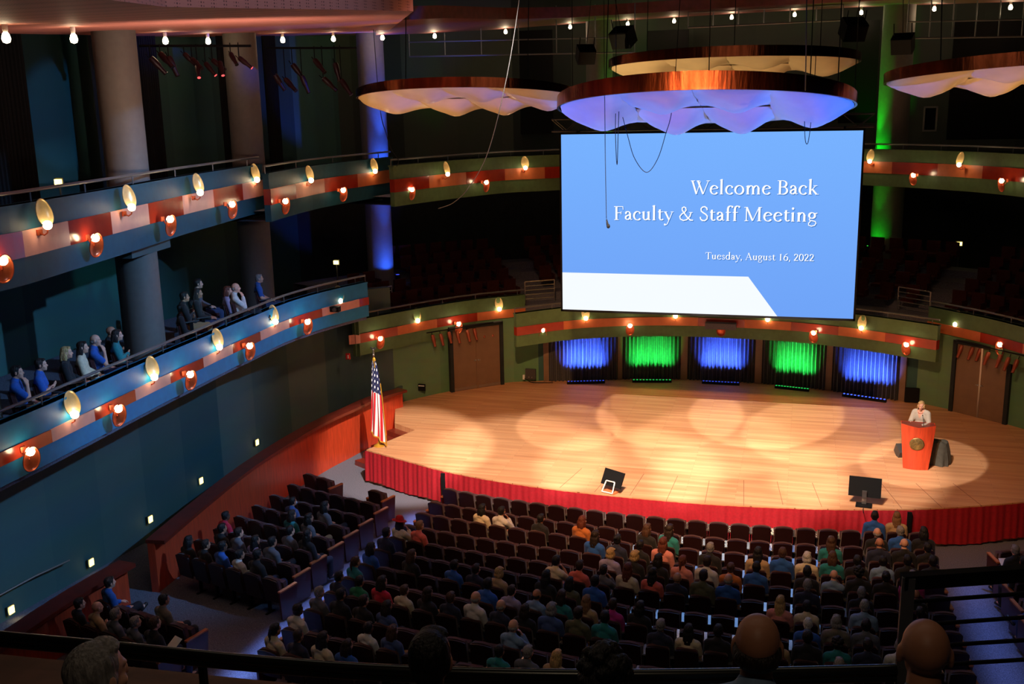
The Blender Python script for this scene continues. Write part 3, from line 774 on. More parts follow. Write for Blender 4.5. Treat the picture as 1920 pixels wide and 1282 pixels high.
def glyph(ch):
    p = Pen()
    if ch == ' ': return p, 0.24
    if ch == 'l': p.stem(.13, 0, ASC); p.foot(.13, 0); p.flag(.13, ASC); return p, .27
    if ch == 'i': p.stem(.13, 0, XH); p.foot(.13, 0); p.flag(.13, XH); p.arc(.13, .60, .028, .028, 0, 360, 12, .056); return p, .27
    if ch == 'e': p.arc(.25, .21, .17, .205, 20, 325, 22); p.stroke([(.09, .24), (.41, .285)], .028); return p, .46
    if ch == 'c': p.arc(.25, .21, .17, .205, 48, 322, 20); p.arc(.365, .34, .022, .022, 0, 360, 10, .044); return p, .43
    if ch == 'o': p.arc(.27, .21, .19, .205, 0, 360, 28); return p, .54
    if ch in 'mn':
        p.stem(.13, 0, XH); p.foot(.13, 0); p.flag(.13, XH)
        for k in range(2 if ch == 'm' else 1):
            x = .13 + .25 * k + (.0)
            p.stroke([(x + .02, .31), (x + .08, .385), (x + .15, .415), (x + .21, .38), (x + .25, .30)], None); p.stem(x + .25, 0, .31); p.foot(x + .25, 0)
        return p, (.76 if ch == 'm' else .51)
    if ch == 'u':
        p.stem(.12, .1, XH); p.flag(.12, XH); p.stroke([(.12, .12), (.15, .04), (.22, .015), (.30, .05), (.36, .12)], None); p.stem(.36, .02, XH); p.flag(.36, XH); p.bar(.36, .45, .02, .03); return p, .49
    if ch == 'a':
        p.stroke([(.09, .33), (.13, .39), (.21, .415), (.28, .38), (.305, .30)], None); p.stem(.31, .06, .32); p.stroke([(.31, .07), (.34, .025), (.41, .04)], .035)
        p.stroke([(.30, .26), (.18, .22), (.10, .17), (.09, .09), (.14, .03), (.22, .03), (.30, .10)], None); p.arc(.105, .325, .022, .022, 0, 360, 10, .044); return p, .42
    if ch == 'k':
        p.stem(.13, 0, ASC); p.foot(.13, 0); p.flag(.13, ASC); p.stroke([(.16, .18), (.36, .40)], .03); p.bar(.28, .44, .41); p.stroke([(.22, .25), (.42, .01)], .078); p.bar(.36, .52, .012); return p, .50
    if ch == 't':
        p.stroke([(.14, .52), (.14, .10), (.17, .03), (.24, .02), (.31, .06)], None); p.stem(.14, .10, .44); p.bar(.05, .30, .405, .03); p.q.append(((.05, .40), (.10, .40), (.178, .53), (.15, .53))); return p, .32
    if ch == 'f':
        p.stem(.15, 0, .58); p.foot(.15, 0); p.stroke([(.15, .56), (.17, .65), (.23, .70), (.31, .70), (.36, .66)], None); p.bar(.05, .29, .405, .03); p.arc(.35, .665, .024, .024, 0, 360, 10, .048); return p, .32
    if ch == 'y':
        p.stroke([(.08, .41), (.27, .03)], .078); p.stroke([(.42, .41), (.27, .03), (.18, -.17), (.12, -.22), (.06, -.21)], .032); p.bar(.01, .17, .41); p.bar(.34, .48, .41); p.arc(.07, -.2, .024, .024, 0, 360, 10, .048); return p, .47
    if ch == 'g':
        p.arc(.21, .285, .13, .13, 0, 360, 22); p.stroke([(.14, .17), (.09, .11), (.12, .06), (.24, .04), (.36, .01), (.40, -.07), (.34, -.17), (.20, -.21), (.07, -.16), (.07, -.07), (.15, .02)], .045); p.stroke([(.31, .37), (.44, .40)], .04); return p, .45
    if ch == 's':
        p.stroke([(.27, .31), (.25, .38), (.18, .41), (.10, .38), (.08, .31), (.14, .25), (.23, .20), (.29, .14), (.27, .05), (.19, .01), (.10, .03), (.06, .11)], .05); return p, .36
    if ch == 'd':
        p.stem(.38, .02, ASC); p.flag(.38, ASC); p.bar(.38, .47, .02, .03); p.arc(.23, .21, .16, .205, 25, 335, 22); return p, .50
    if ch == ',': p.stroke([(.10, .04), (.11, -.03), (.05, -.12)], .05); p.arc(.095, .035, .024, .024, 0, 360, 10, .05); return p, .21
    if ch == 'W':
        p.stroke([(.08, .65), (.28, .01)], .085); p.stroke([(.28, .01), (.46, .62)], .032); p.stroke([(.34, .65), (.60, .01)], .085); p.stroke([(.60, .01), (.84, .64)], .032)
        p.bar(.0, .20, .648); p.bar(.28, .44, .648); p.bar(.75, .92, .648); return p, .88
    if ch == 'B':
        p.stem(.16, 0, CAPH); p.bar(.04, .32, .648); p.bar(.04, .30, .012); p.bar(.16, .32, .35)
        p.arc(.28, .495, .17, .15, 90, -90, 16); p.arc(.29, .18, .20, .17, 90, -90, 16); return p, .56
    if ch == 'F': p.stem(.16, 0, CAPH); p.foot(.16, 0, .11); p.bar(.04, .48, .648, .03); p.stroke([(.47, .655), (.49, .50)], .03); p.bar(.16, .38, .35, .03); p.stroke([(.385, .42), (.385, .27)], .028); return p, .52
    if ch == 'S':
        p.stroke([(.38, .50), (.36, .60), (.27, .665), (.16, .65), (.09, .57), (.10, .46), (.19, .38), (.31, .31), (.39, .22), (.38, .09), (.28, .005), (.16, .01), (.08, .08), (.06, .18)], .062); return p, .46
    if ch == 'M':
        p.stem(.13, 0, CAPH, .5); p.foot(.13, 0, .09); p.stroke([(.14, .65), (.42, .02)], .085); p.stroke([(.42, .02), (.70, .65)], .032); p.stem(.72, 0, CAPH); p.foot(.72, 0, .10); p.bar(.02, .18, .648); p.bar(.68, .83, .648); return p, .87
    if ch == 'T': p.stem(.29, 0, CAPH); p.foot(.29, 0, .11); p.bar(.03, .55, .645, .032); p.stroke([(.035, .65), (.02, .50)], .028); p.stroke([(.545, .65), (.56, .50)], .028); return p, .57
    if ch == 'A': p.stroke([(.08, .01), (.32, .67)], .032); p.stroke([(.30, .67), (.56, .01)], .085); p.bar(.16, .46, .23, .03); p.bar(.0, .17, .012); p.bar(.44, .68, .012); return p, .66
    if ch == '&':
        p.stroke([(.60, .38), (.55, .20), (.40, .04), (.24, .0), (.10, .07), (.07, .19), (.16, .31), (.30, .40), (.37, .50), (.34, .61), (.26, .65), (.18, .60), (.18, .50), (.27, .36), (.44, .14), (.58, .02), (.70, .02)], .058); p.bar(.50, .68, .39); return p, .74
    if ch == '1': p.stem(.23, 0, .62); p.foot(.23, 0, .10); p.flag(.23, .62); return p, .46
    if ch == '6': p.arc(.24, .20, .17, .195, 0, 360, 24); p.stroke([(.07, .20), (.10, .40), (.20, .55), (.37, .65)], .05); return p, .48
    if ch == '2': p.stroke([(.08, .48), (.12, .60), (.22, .64), (.33, .59), (.36, .47), (.29, .32), (.16, .15), (.06, .03)], None); p.bar(.05, .42, .03, .06); return p, .46
    if ch == '0': p.arc(.24, .32, .175, .315, 0, 360, 30); return p, .48
    return p, .4
def letters(text, px0, px1, pbase, name, dx=0.0, dz=0.0, m=None, dy=0.008):
    a, b = aty(px0[0], px0[1], SY), aty(px1[0], px1[1], SY)
    adv, runs = 0.0, []
    for ch in text:
        g, w = glyph(ch)
        runs.append((adv, g)); adv += w
    lastw = glyph(text[-1])[1]
    sc = (b[0] - a[0]) / (adv - 0.06)
    zb = (a[2] + b[2]) / 2
    mb = MB()
    for x0, g in runs:
        for q in g.q:
            mb.add([(a[0] + (p[0] + x0 - 0.03) * sc + dx, SY - dy, zb + p[1] * sc * pbase + dz) for p in q], [(0, 1, 2, 3)])
    return obj(name, mb, m, scr, world=True)
WHITE_T, SHADOW_T = emitter('slide_letters', (255, 255, 255), 1.05), emitter('slide_letter_shadow', (66, 122, 196), 1.0)
for txt, a, b, k, nm in (('Welcome Back', (1296, 366), (1533, 362.5), 1.0, 'title_line'), ('Faculty & Staff Meeting', (1151, 413.5), (1531, 414), 1.0, 'title_line'), ('Tuesday, August 16, 2022', (1323, 486.5), (1526, 488.5), 1.0, 'date_line')):
    letters(txt, a, b, k, 'letter_shadow', 0.02, -0.02, SHADOW_T, 0.006)
    letters(txt, a, b, k, nm, 0, 0, WHITE_T, 0.009)
tr = thing('lighting_truss', 'black box truss spanning just above the projection screen', 'truss', (0, SY + .35, SZ1 + .1))
mb = MB()
X0, X1 = -4.15, 4.1
for y in (0, .32):
    for z in (.02, .34): mb.tube([(X0, SY + .2 + y, SZ1 + .06 + z), (X1, SY + .2 + y, SZ1 + .06 + z)], 0.028, 6)
obj('chords', mb, M['grey_box'], tr, world=True)
n = 22
for y in (0, .32):
  mb = MB()
  for i in range(n):
    xa, xb = X0 + (X1 - X0) * i / n, X0 + (X1 - X0) * (i + 1) / n
    mb.tube([(xa, SY + .2 + y, SZ1 + (.08 if i % 2 else .40)), (xb, SY + .2 + y, SZ1 + (.40 if i % 2 else .08))], 0.014, 5)
  obj('braces', mb, M['grey_box'], tr, world=True)
for x in (-3.6, 0, 3.6):
    mb = MB(); mb.tube([(x, SY + .36, SZ1 + .4), (x, SY + .36, 17)], 0.012, 5); obj('hoist_cable', mb, M['black'], tr, world=True)

# ------------------------------------------------------------------ curtains behind the stage with coloured uplights
def rear_at(px):
    best = min(range(len(rear_wall) - 1), key=lambda i: abs(proj_x((rear_wall[i] + rear_wall[i + 1]) / 2) - px))
    return best
def project(P):
    d = np.asarray(P, float) - CAM_POS; z = d @ CF
    return 960 + F_PX * (d @ CR) / z, 641 - F_PX * (d @ CU) / z
fine_rear = smooth_line([tuple(p) for p in rear_wall], 8)
def on_rear(px, inset):
    L = offset_line(fine_rear, -inset)
    return min(range(len(L)), key=lambda i: abs(project((L[i][0], L[i][1], 1.2))[0] - px)), L
CURT = [(1028, 1158, (1062, 1132), (0.05, 0.13, 1.0), 'blue', 'leftmost of the five stage curtains, lit blue'), (1168, 1277, (1186, 1259), (0.02, 1.0, 0.10), 'green', 'second stage curtain from the left, lit green'), (1290, 1416, (1316, 1386), (0.05, 0.13, 1.0), 'blue', 'middle one of the five stage curtains, lit blue'), (1426, 1548, (1453, 1519), (0.02, 1.0, 0.10), 'green', 'fourth stage curtain from the left, lit green'), (1558, 1684, (1580, 1662), (0.05, 0.13, 1.0), 'blue', 'rightmost of the five stage curtains, lit blue')]
for k, (xa, xb, (la, lb), colr, nm, lab) in enumerate(CURT):
    ia, L = on_rear(xa, 0.14); ib, _ = on_rear(xb, 0.14)
    seg = L[min(ia, ib):max(ia, ib) + 1]
    P = []
    d = 0.0
    fine = smooth_line(seg, 14)
    nrm = offset_line(fine, 1.0)
    mb = MB(); vs, fs = [], []
    for i, p in enumerate(fine):
        if i: d += np.linalg.norm(fine[i] - fine[i - 1])
        w = 0.05 * math.sin(d * 2 * PI / 0.13) + 0.02 * math.sin(d * 2 * PI / 0.31 + 1)
        q = p + (nrm[i] - p) * w
        for z in (STZ + .01, STZ + .8, 3.1): vs.append((q[0], q[1], z))
    for i in range(len(fine) - 1):
        for j in range(2): fs.append((3 * i + j, 3 * i + 3 + j, 3 * i + 4 + j, 3 * i + 1 + j))
    mb.add(vs, fs)
    o = obj('stage_curtain', mb, M['curtain'], None, 'all'); tag(o, 'black velvet curtain, ' + lab, 'curtain', 'curtains behind the stage')
    # the led bar at the foot of the curtain
    i0, L2 = on_rear(la, 0.55); i1, _ = on_rear(lb, 0.55)
    p, q = L2[i0], L2[i1]; c = (p + q) / 2; wid = np.linalg.norm(q - p)
    rz = math.atan2(q[1] - p[1], q[0] - p[0])
    t = thing('uplight_bar', f'low {nm} light bar on the stage floor below the {ORD[k]} curtain from left', 'stage light', (c[0], c[1], STZ), rz, 'light bars at the curtains')
    mb = MB(); mb.box((0, 0, .05), (wid, .09, .09)); obj('housing', mb, M['black'], t)
    mb = MB()
    for j in range(12): mb.box((-wid / 2 + wid * (j + .5) / 12, 0.0, .1), (.05, .05, .012))
    obj('led_strip', mb, emitter('led_' + nm, (60, 90, 255) if nm == 'blue' else (40, 255, 110), 3.0 if k == 4 else 0.8), t)
    l = area('curtain_light', (0, -0.02, .13), (0, .42, 1.15), 120 if nm == 'blue' else 62, colr, wid, .04, 50)
    l.rotation_euler = (math.radians(180 - 28), 0, 0)
    l.parent = t
# pale posts between the curtains
for xa, xb in ((1019, 1029), (1158, 1168), (1277, 1290), (1416, 1426), (1548, 1558), (1684, 1697)):
    ia, L = on_rear(xa, 0.12); ib, _ = on_rear(xb, 0.12)
    a, b = L[min(ia, ib)], L[max(ia, ib)]
    if np.linalg.norm(b - a) < .1: b = a + np.array([.15, 0])
    mb = MB(); mb.wall([a, b], STZ, 3.1, 0.12, 1); struct('trim_3', mb, M['door'])

# ------------------------------------------------------------------ stage doors
def door(nm, p0, p1, label_side, closer):
    a, b = atz(*p0, STZ)[:2], atz(*p1, STZ)[:2]
    rz = math.atan2(b[1] - a[1], b[0] - a[0]); w = np.linalg.norm(b - a)
    t = bpy.data.objects.new(nm, None); COL.objects.link(t); t.location = (a[0], a[1], STZ); t.rotation_euler = (0, 0, rz); t['kind'] = 'structure'
    for k in range(2):
        mb = MB(); mb.box((w * (.25 + .5 * k), 0.0, 1.05), (w / 2 - .012, .06, 2.1)); obj('door_leaf', mb, M['door'], t)
        mb = MB(); mb.tube([(w / 2 + (-.12 if k == 0 else .12), -.05, .98), (w / 2 + (-.03 if k == 0 else .03), -.05, .98)], .012, 6); mb.blob((w / 2 + (-.05 if k == 0 else .05), -.04, .98), (.03, .03, .03)); obj('door_handle', mb, M['steel'], t)
        mb = MB(); mb.box((w * (.25 + .5 * k), -.035, .06), (w / 2 - .02, .012, .09)); obj('kick_plate', mb, M['steel'] if closer else M['door'], t)
    mb = MB()
    for x in (-.06, w + .06): mb.box((x, 0, 1.1), (.12, .16, 2.2))
    mb.box((w / 2, 0, 2.16), (w + .24, .16, .1)); obj('door_frame', mb, M['dark_wall'], t)
    mb = MB(); mb.box((w / 2, -.035, 1.05), (.05, .02, 2.1)); obj('door_seal', mb, M['door'] if closer else M['steel'], t)
door('door_1', (851, 734), (938, 720.5), 'left', True)
door('door_2', (1787, 770.5), (1881, 794), 'right', False)

# ------------------------------------------------------------------ red parapets beside the left aisle, stage steps, skirts
def parapet(label, px, z, zb, cap_end=True):
    P = [atz(x, y, z)[:2] for x, y in px]
    L = smooth_line(P, 4)
    t = thing('parapet', label, 'parapet wall', (L[0][0], L[0][1], 0))
    mb = MB(); mb.wall(L, zb, z - .07, .16, 1); obj('wood_panel', mb, M['red_wood'], t, world=True)
    mb = MB(); mb.wall(offset_line(L, -.03), z - .08, z, .42, 1); obj('cap', mb, M['red_wood_dark'], t, world=True)
    return L
PAR = parapet('long curved red wooden parapet climbing from the stage steps along the left seats', [(748, 727), (690, 744), (640, 766), (600, 784), (540, 816), (450, 873), (360, 942), (275, 1012)], 1.55, 0)
parapet('short red wooden parapet at lower left, below the handrail', [(225, 1050), (150, 1092), (80, 1135), (0, 1188), (-60, 1226)], 1.62, 0)
# low wall at stage-left corner closing the parapet towards the stage
a, b = atz(742, 727, 1.55)[:2], np.array([-9.75, 29.75])
mb = MB(); mb.wall([a, b], 0, 1.5, .1, 1); struct('wall_stage_corner', mb, M['teal_wall'])
st = thing('stage_steps', 'dark wooden steps rising to the stage beside the flag', 'steps', (*atz(720, 845, 0)[:2], 0))
p0, p1 = np.array(NOTCH[0]), np.array(NOTCH[1])
dv = (p0 - p1); back = np.array([dv[1], -dv[0]]); back = back / np.linalg.norm(back)
if back[1] > 0: back = -back
for k in range(5):
    zt = STZ - 0.16 * (k + 1) + .0
    c = (p0 + p1) / 2 + back * (.15 + .3 * k)
    mb = MB(); mb.box((c[0], c[1], zt / 2 + .0), (np.linalg.norm(dv), .3, max(zt, .02)), Euler((0, 0, math.atan2(dv[1], dv[0])))); obj('step', mb, M['red_wood_dark'], st, world=True)
hr = thing('handrail', 'slim metal handrail on the parapet behind the flag', 'handrail', (*atz(700, 770, 1.2)[:2], 1.2))
def par_pt(px, py, off=.1):
    best = None
    for i in range(len(PAR) - 1):
        for k in range(4):
            q = PAR[i] + (PAR[i + 1] - PAR[i]) * k / 4
            n = offset_line(PAR, -off)[i] - PAR[i]
            w = q + n
            d = ray(px, py); s = (w[1] - CAM_POS[1]) / d[1]; x = CAM_POS + d * s
            e = abs(x[0] - w[0])
            if best is None or e < best[0]: best = (e, x)
    return best[1]
pts = [par_pt(652, 824), par_pt(664, 819), par_pt(700, 780), par_pt(733, 741), par_pt(749, 735)]
mb = MB(); mb.tube(pts, .022, 8); obj('rail_tube', mb, M['steel'], hr, True, True)
mb = MB()
for i in (1, 3): mb.tube([tuple(pts[i]), (pts[i][0] - .1, pts[i][1] + .02, pts[i][2] - .06)], .012, 6)
obj('brackets', mb, M['steel'], hr, True, True)
h2 = thing('handrail', 'thin blue-lit handrail on the teal wall at far lower left', 'handrail', tuple(atx(60, 1085, -12.2)))
mb = MB(); mb.tube([atx(x, y, -12.15) for x, y in ((-60, 1143), (0, 1115), (65, 1080), (130, 1050))], .022, 8); obj('rail_tube', mb, M['steel'], h2, True, True)
mb = MB()
for x, y in ((0, 1115), (100, 1065)):
    q = atx(x, y, -12.15); mb.tube([tuple(q), (-12.3, q[1], q[2] - .08)], .012, 6)
obj('brackets', mb, M['steel'], h2, True, True)
# step lights in the left wall
for i, (x, y) in enumerate([(20, 1143), (170, 1054), (281, 973), (376, 901), (481, 829)]):
    q = atx(x, y, -12.28 if x < 400 else -12.08)
    t = thing('step_light', f'small yellow step light in the teal wall, {ORD[i]} from the near end', 'step light', tuple(q), 0, 'step lights in the left wall')
    mb = MB(); mb.box((0.02, 0, 0), (.03, .13, .15)); obj('lens', mb, M['step_light'], t)
    mb = MB(); mb.box((0.005, 0, 0), (.03, .18, .20)); obj('step_light_plate', mb, M['steel'], t)
    l = point('step_glow', (.15, 0, -.05), 0.5, (1, .8, .35), .04); l.parent = t
# pleated red skirts round the stage front
def skirt(label, i0, i1):
    seg = [p for p in smooth_line([tuple(q) for q in offset_line([np.array(v) for v in front_edge], -.05)[i0:i1 + 1]], 16)]
    nr = offset_line(seg, -1.0)
    vs, fs, d = [], [], 0.0
    for i, p in enumerate(seg):
        if i: d += np.linalg.norm(seg[i] - seg[i - 1])
        w = .011 * math.sin(d * 2 * PI / .17 + 1.2 * math.sin(d * 1.3)) + .012 * math.sin(d * 2 * PI / .43 + 2)
        for k, z in enumerate((STZ - .01, STZ - .3, .07 + .03 * math.sin(d * 3.1))):
            q = p + (nr[i] - p) * (w * (.35 + .5 * k) + .02 * k)
            vs.append((q[0], q[1], z))
    for i in range(len(seg) - 1):
        for k in range(2): fs.append((3 * i + k, 3 * i + 3 + k, 3 * i + 4 + k, 3 * i + 1 + k))
    mb = MB(); mb.add(vs, fs)
    tag(obj('stage_skirt', mb, M['skirt'], None, 'all'), label, 'stage skirt', 'pleated red stage skirts')
FE = [np.array(v) for v in front_edge]
ip = min(range(len(FE)), key=lambda i: abs(project((*FE[i], .9))[0] - 829))
iq = min(range(len(FE)), key=lambda i: abs(project((*FE[i], .9))[0] - 1711))
skirt('pleated red stage skirt at the left corner, under the flag', 0, ip)
skirt('long pleated red stage skirt across the middle of the stage front', ip, iq)
skirt('pleated red stage skirt at the right, beside the right aisle', iq, len(FE) - 1)
for i, nm in ((ip, 'left'), (iq, 'right')):
    q = FE[i] + np.array([0, -.13])
    mb = MB(); mb.box((q[0], q[1], .46), (.1, .06, .92)); mb.box((q[0], q[1], .01), (.2, .16, .02))
    tag(obj('skirt_post', mb, M['black'], None), f'slim black post against the red stage skirt, the {nm} one', 'post')

# ------------------------------------------------------------------ flag on its stand
F0 = atz(711, 836, STZ)
fl = thing('flag', 'furled national flag with gold fringe on a pole at the stage corner', 'flag', tuple(F0))
mb = MB(); mb.lathe([(.15, 0), (.15, .02), (.1, .05), (.04, .09), (.03, .14)], 24); obj('flag_base', mb, M['gold'], fl, True)
mb = MB(); mb.tube([(0, 0, .1), (-.03, 0, 2.62)], .016, 8); obj('pole', mb, M['red_wood_dark'], fl, True)
mb = MB(); mb.blob((-.03, 0, 2.64), (.03, .03, .04)); mb.lathe([(.02, 2.66), (.03, 2.7), (.015, 2.74), (.03, 2.79), (.0, 2.84)], 10, (-.03, 0, 0)); mb.box((-.07, 0, 2.83), (.1, .02, .05), Euler((0, .5, 0))); mb.box((0.01, 0, 2.83), (.1, .02, .05), Euler((0, -.5, 0)))
obj('eagle_finial', mb, M['steel'], fl, True)
mb = MB(); mb.blob((-.01, -.03, 2.5), (.05, .04, .09)); mb.tube([(0, -.04, 2.48), (.02, -.07, 2.3)], .014, 6); obj('gold_cord', mb, M['gold'], fl, True)
def flag_mat():
    m = mat('flag_cloth', (220, 210, 205), .8)
    nt = m.node_tree; b = nt.nodes['Principled BSDF']
    uv = nt.nodes.new('ShaderNodeUVMap'); sp = nt.nodes.new('ShaderNodeSeparateXYZ'); nt.links.new(uv.outputs[0], sp.inputs[0])
    def M2(op, a, bv, c=None):
        n = nt.nodes.new('ShaderNodeMath'); n.operation = op
        for k, v in enumerate((a, bv) if c is None else (a, bv, c)):
            if isinstance(v, (int, float)): n.inputs[k].default_value = v
            else: nt.links.new(v, n.inputs[k])
        return n.outputs[0]
    u, v = sp.outputs[0], sp.outputs[1]
    stripe = M2('GREATER_THAN', M2('MODULO', M2('MULTIPLY', u, 4.2), 1.0), .5)
    canton = M2('GREATER_THAN', v, .58)
    su, sv = M2('SUBTRACT', M2('FRACT', M2('MULTIPLY', u, 6.0), 0.0), .5), M2('SUBTRACT', M2('FRACT', M2('ADD', M2('MULTIPLY', v, 13.0), M2('MULTIPLY', M2('FLOOR', M2('MULTIPLY', u, 6.0), 0.0), .5)), 0.0), .5)
    star = M2('LESS_THAN', M2('ADD', M2('MULTIPLY', su, su), M2('MULTIPLY', sv, sv)), .055)
    def mixc(f, c1, c2):
        n = nt.nodes.new('ShaderNodeMix'); n.data_type = 'RGBA'; nt.links.new(f, n.inputs[0])
        for k, c in ((6, c1), (7, c2)):
            if isinstance(c, tuple): n.inputs[k].default_value = (*lin(c), 1)
            else: nt.links.new(c, n.inputs[k])
        return n.outputs[2]
    body = mixc(stripe, (235, 230, 225), (188, 20, 36))
    cant = mixc(star, (22, 30, 76), (240, 238, 235))
    nt.links.new(mixc(canton, body, cant), b.inputs['Base Color'])
    return m
vs, fs, uvs = [], [], {}
NU, NV = 40, 26
mb = MB()
for i in range(NU + 1):
    for j in range(NV + 1):
        u, v = i / NU, j / NV
        wdt = .13 + .36 * (1 - v) ** .7
        x = -.15 * (1 - v) - .07 + wdt * u + .02 * (1 - v)
        y = -.05 + .05 * math.sin(u * 2 * PI * 2.6 + .6) * (.35 + .65 * (1 - v)) - .04 * (1 - v)
        z = .34 + 2.15 * v - .28 * u * (1 - v) ** 1.3 + .10 * (1 - v) * abs(u - .9)
        vs.append((x, y, z)); uvs[len(vs) - 1] = (u + .35 * (1 - v) * .6, v)
for i in range(NU):
    for j in range(NV):
        k = i * (NV + 1) + j; fs.append((k, k + 1, k + NV + 2, k + NV + 1))
mb.add(vs, fs); mb.uv = uvs
obj('flag_cloth', mb, flag_mat(), fl, 'all')
mb = MB(); mb.tube([(vs[i * (NV + 1)][0], vs[i * (NV + 1)][1], vs[i * (NV + 1)][2]) for i in range(NU + 1)], .02, 6); mb.tube([vs[NU * (NV + 1) + j] for j in range(0, NV - 6)], .014, 6); obj('fringe', mb, M['gold'], fl, True)

# ------------------------------------------------------------------ lectern, draped case, monitors
lc = thing('lectern', 'tapered red wooden lectern with a round bronze seal on its front', 'lectern', (5.53, 26.83, STZ), math.radians(-3))
lc.scale = (1, 1, .95)
prof = lambda z: (.30 + .11 * z / 1.2, .24 + .05 * z / 1.2)
mb = MB(); vs, fs = [], []
lev = [0, .04, .3, .6, .9, 1.08, 1.2]
NS = 13
for z in lev:
    w, d = prof(z)
    for k in range(NS):                                   # bowed front
        s = -1 + 2 * k / (NS - 1)
        top = (.02 * (1 - s) if z > 1.1 else 0)
        vs.append((w * s, -d * (.55 + .45 * math.cos(s * PI / 2.4)), z + (.06 * abs(s) if z > 1.1 else 0)))
    vs += [(w, d * .8, z), (-w, d * .8, z)]
m_ = NS + 2
for i in range(len(lev) - 1):
    for k in range(m_): fs.append((i * m_ + k, i * m_ + (k + 1) % m_, (i + 1) * m_ + (k + 1) % m_, (i + 1) * m_ + k))
fs.append(tuple(range(m_))[::-1])
mb.add(vs, fs); obj('body', mb, M['red_wood'], lc, True)
mb = MB(); mb.box((0, .05, 1.14), (.78, .42, .03), Euler((math.radians(12), 0, 0))); obj('desk_top', mb, M['red_wood_dark'], lc)
mb = MB(); mb.tube([(.12, -.05, 1.16), (.12, 0, 1.3), (.1, .12, 1.42)], .007, 6); mb.blob((.1, .13, 1.43), (.014, .02, .014)); obj('microphone', mb, M['black'], lc, True)
seal = MB(); seal.lathe([(0, .02), (.165, .02), (.175, .012), (.18, 0)], 36)
so = obj('seal', seal, mat('bronze_seal', (150, 132, 84), .35, metal=.85, noise=(26, .45), bump=.5), lc, True); so.location = (-.015, -.275, .74); so.rotation_euler = (math.radians(93), 0, 0)
ring_ = MB(); ring_.tube([(.15 * math.cos(q * PI / 18), .15 * math.sin(q * PI / 18), .024) for q in range(37)], .005, 5); ring_.tube([(.1 * math.cos(q * PI / 18), .1 * math.sin(q * PI / 18), .024) for q in range(37)], .004, 5)
for q in range(24): ring_.box((.125 * math.cos(q * PI / 12), .125 * math.sin(q * PI / 12), .024), (.016, .012, .006), Euler((0, 0, q * PI / 12)))
for (x, y, a) in ((-.05, .02, .5), (0, .035, -.3), (.045, -.01, .9), (-.02, -.045, 0), (.03, -.055, .4)): ring_.box((x, y, .024), (.05, .012, .006), Euler((0, 0, a)))
r_ = obj('seal_relief', ring_, mat('seal_relief', (176, 156, 100), .3, metal=.9), so, True)
def draped(label, px, w, h, d, nm):
    t = atz(*px, STZ)
    mb = MB(); N = 40; vs, fs = [], []
    rows = [(1.0, 0.0), (1.0, .25), (.93, .55), (.82, .8), (.72, .95), (.5, 1.0), (.02, 1.02)]
    for r, z in rows:
        for k in range(N):
            q = 2 * PI * k / N
            pl = 1 + .10 * (1 - z) * math.sin(q * 9 + 1) + .05 * math.sin(q * 4)
            cx = math.copysign(abs(math.cos(q)) ** .75, math.cos(q)); cy = math.copysign(abs(math.sin(q)) ** .75, math.sin(q))
            vs.append((w * r * cx * pl, d * r * cy * pl, max(0, h * z * (1 + .03 * math.sin(3 * q)))))
    for i in range(len(rows) - 1):
        for k in range(N): fs.append((i * N + k, i * N + (k + 1) % N, (i + 1) * N + (k + 1) % N, (i + 1) * N + k))
    mb.add(vs, fs)
    o = obj(nm, mb, mat('dark_drape_cloth', (74, 72, 62), .85, noise=(10, .2), bump=.3), None, True)
    o.location = t; o.rotation_euler = (0, 0, -.15)
    return tag(o, label, 'draped case')
draped('dark cloth draped over a low case right of the lectern', (1757, 868), .30, .62, .26, 'draped_case')
mb = MB(); mb.box((0, 0, .13), (.3, .34, .26), Euler((.5, 0, .3))); o = obj('floor_monitor', mb, M['grey_box'], None); o.location = atz(1692, 857, STZ) + np.array([0, .1, 0]); tag(o, 'small dark floor monitor peeking out left of the lectern', 'monitor')
# two screens facing the speaker at the stage front
t = thing('display', 'flat computer screen on a low stand at the stage front, right of centre', 'display', tuple(atz(1620, 946, STZ)), math.radians(-6))
mb = MB(); mb.box((0, 0, .44), (.72, .05, .46), Euler((math.radians(-12), 0, 0))); obj('screen_case', mb, M['black'], t)
mb = MB(); mb.box((0, .005, .25), (.73, .07, .09), Euler((math.radians(-12), 0, 0))); obj('chin', mb, mat('pale_bezel', (206, 196, 204), .5), t)
mb = MB(); mb.box((0, -.1, .22), (.1, .03, .34), Euler((math.radians(8), 0, 0))); mb.box((0, -.12, .30), (.06, .012, .16)); obj('stand', mb, M['steel'], t)
mb = MB(); mb.box((0, -.08, .02), (.36, .26, .03)); obj('foot', mb, M['black'], t)
mb = MB(); mb.tube([(0, -.2, .02), (0, -.35, .01), (.02, -.55, .01)], .008, 5); obj('cable', mb, M['black'], t)
t = thing('display', 'flat screen tilted back on a white easel at the stage front, left of centre', 'display', tuple(atz(1146, 922, STZ)), math.radians(-22))
mb = MB(); mb.box((.02, .05, .34), (.56, .04, .40), Euler((math.radians(-26), math.radians(4), 0))); obj('screen_case', mb, M['black'], t)
mb = MB()
for a, b in (((-.17, -.16, .03), (-.12, -.03, .28)), ((.13, -.16, .03), (.12, -.03, .28)), ((-.17, -.16, .03), (.13, -.16, .03)), ((-.12, -.03, .28), (.12, -.03, .28))): mb.tube([a, b], .018, 6)
obj('easel', mb, M['white'], t, True)
mb = MB(); mb.box((0, .0, .02), (.34, .3, .03)); obj('foot', mb, M['orange_tile'], t)

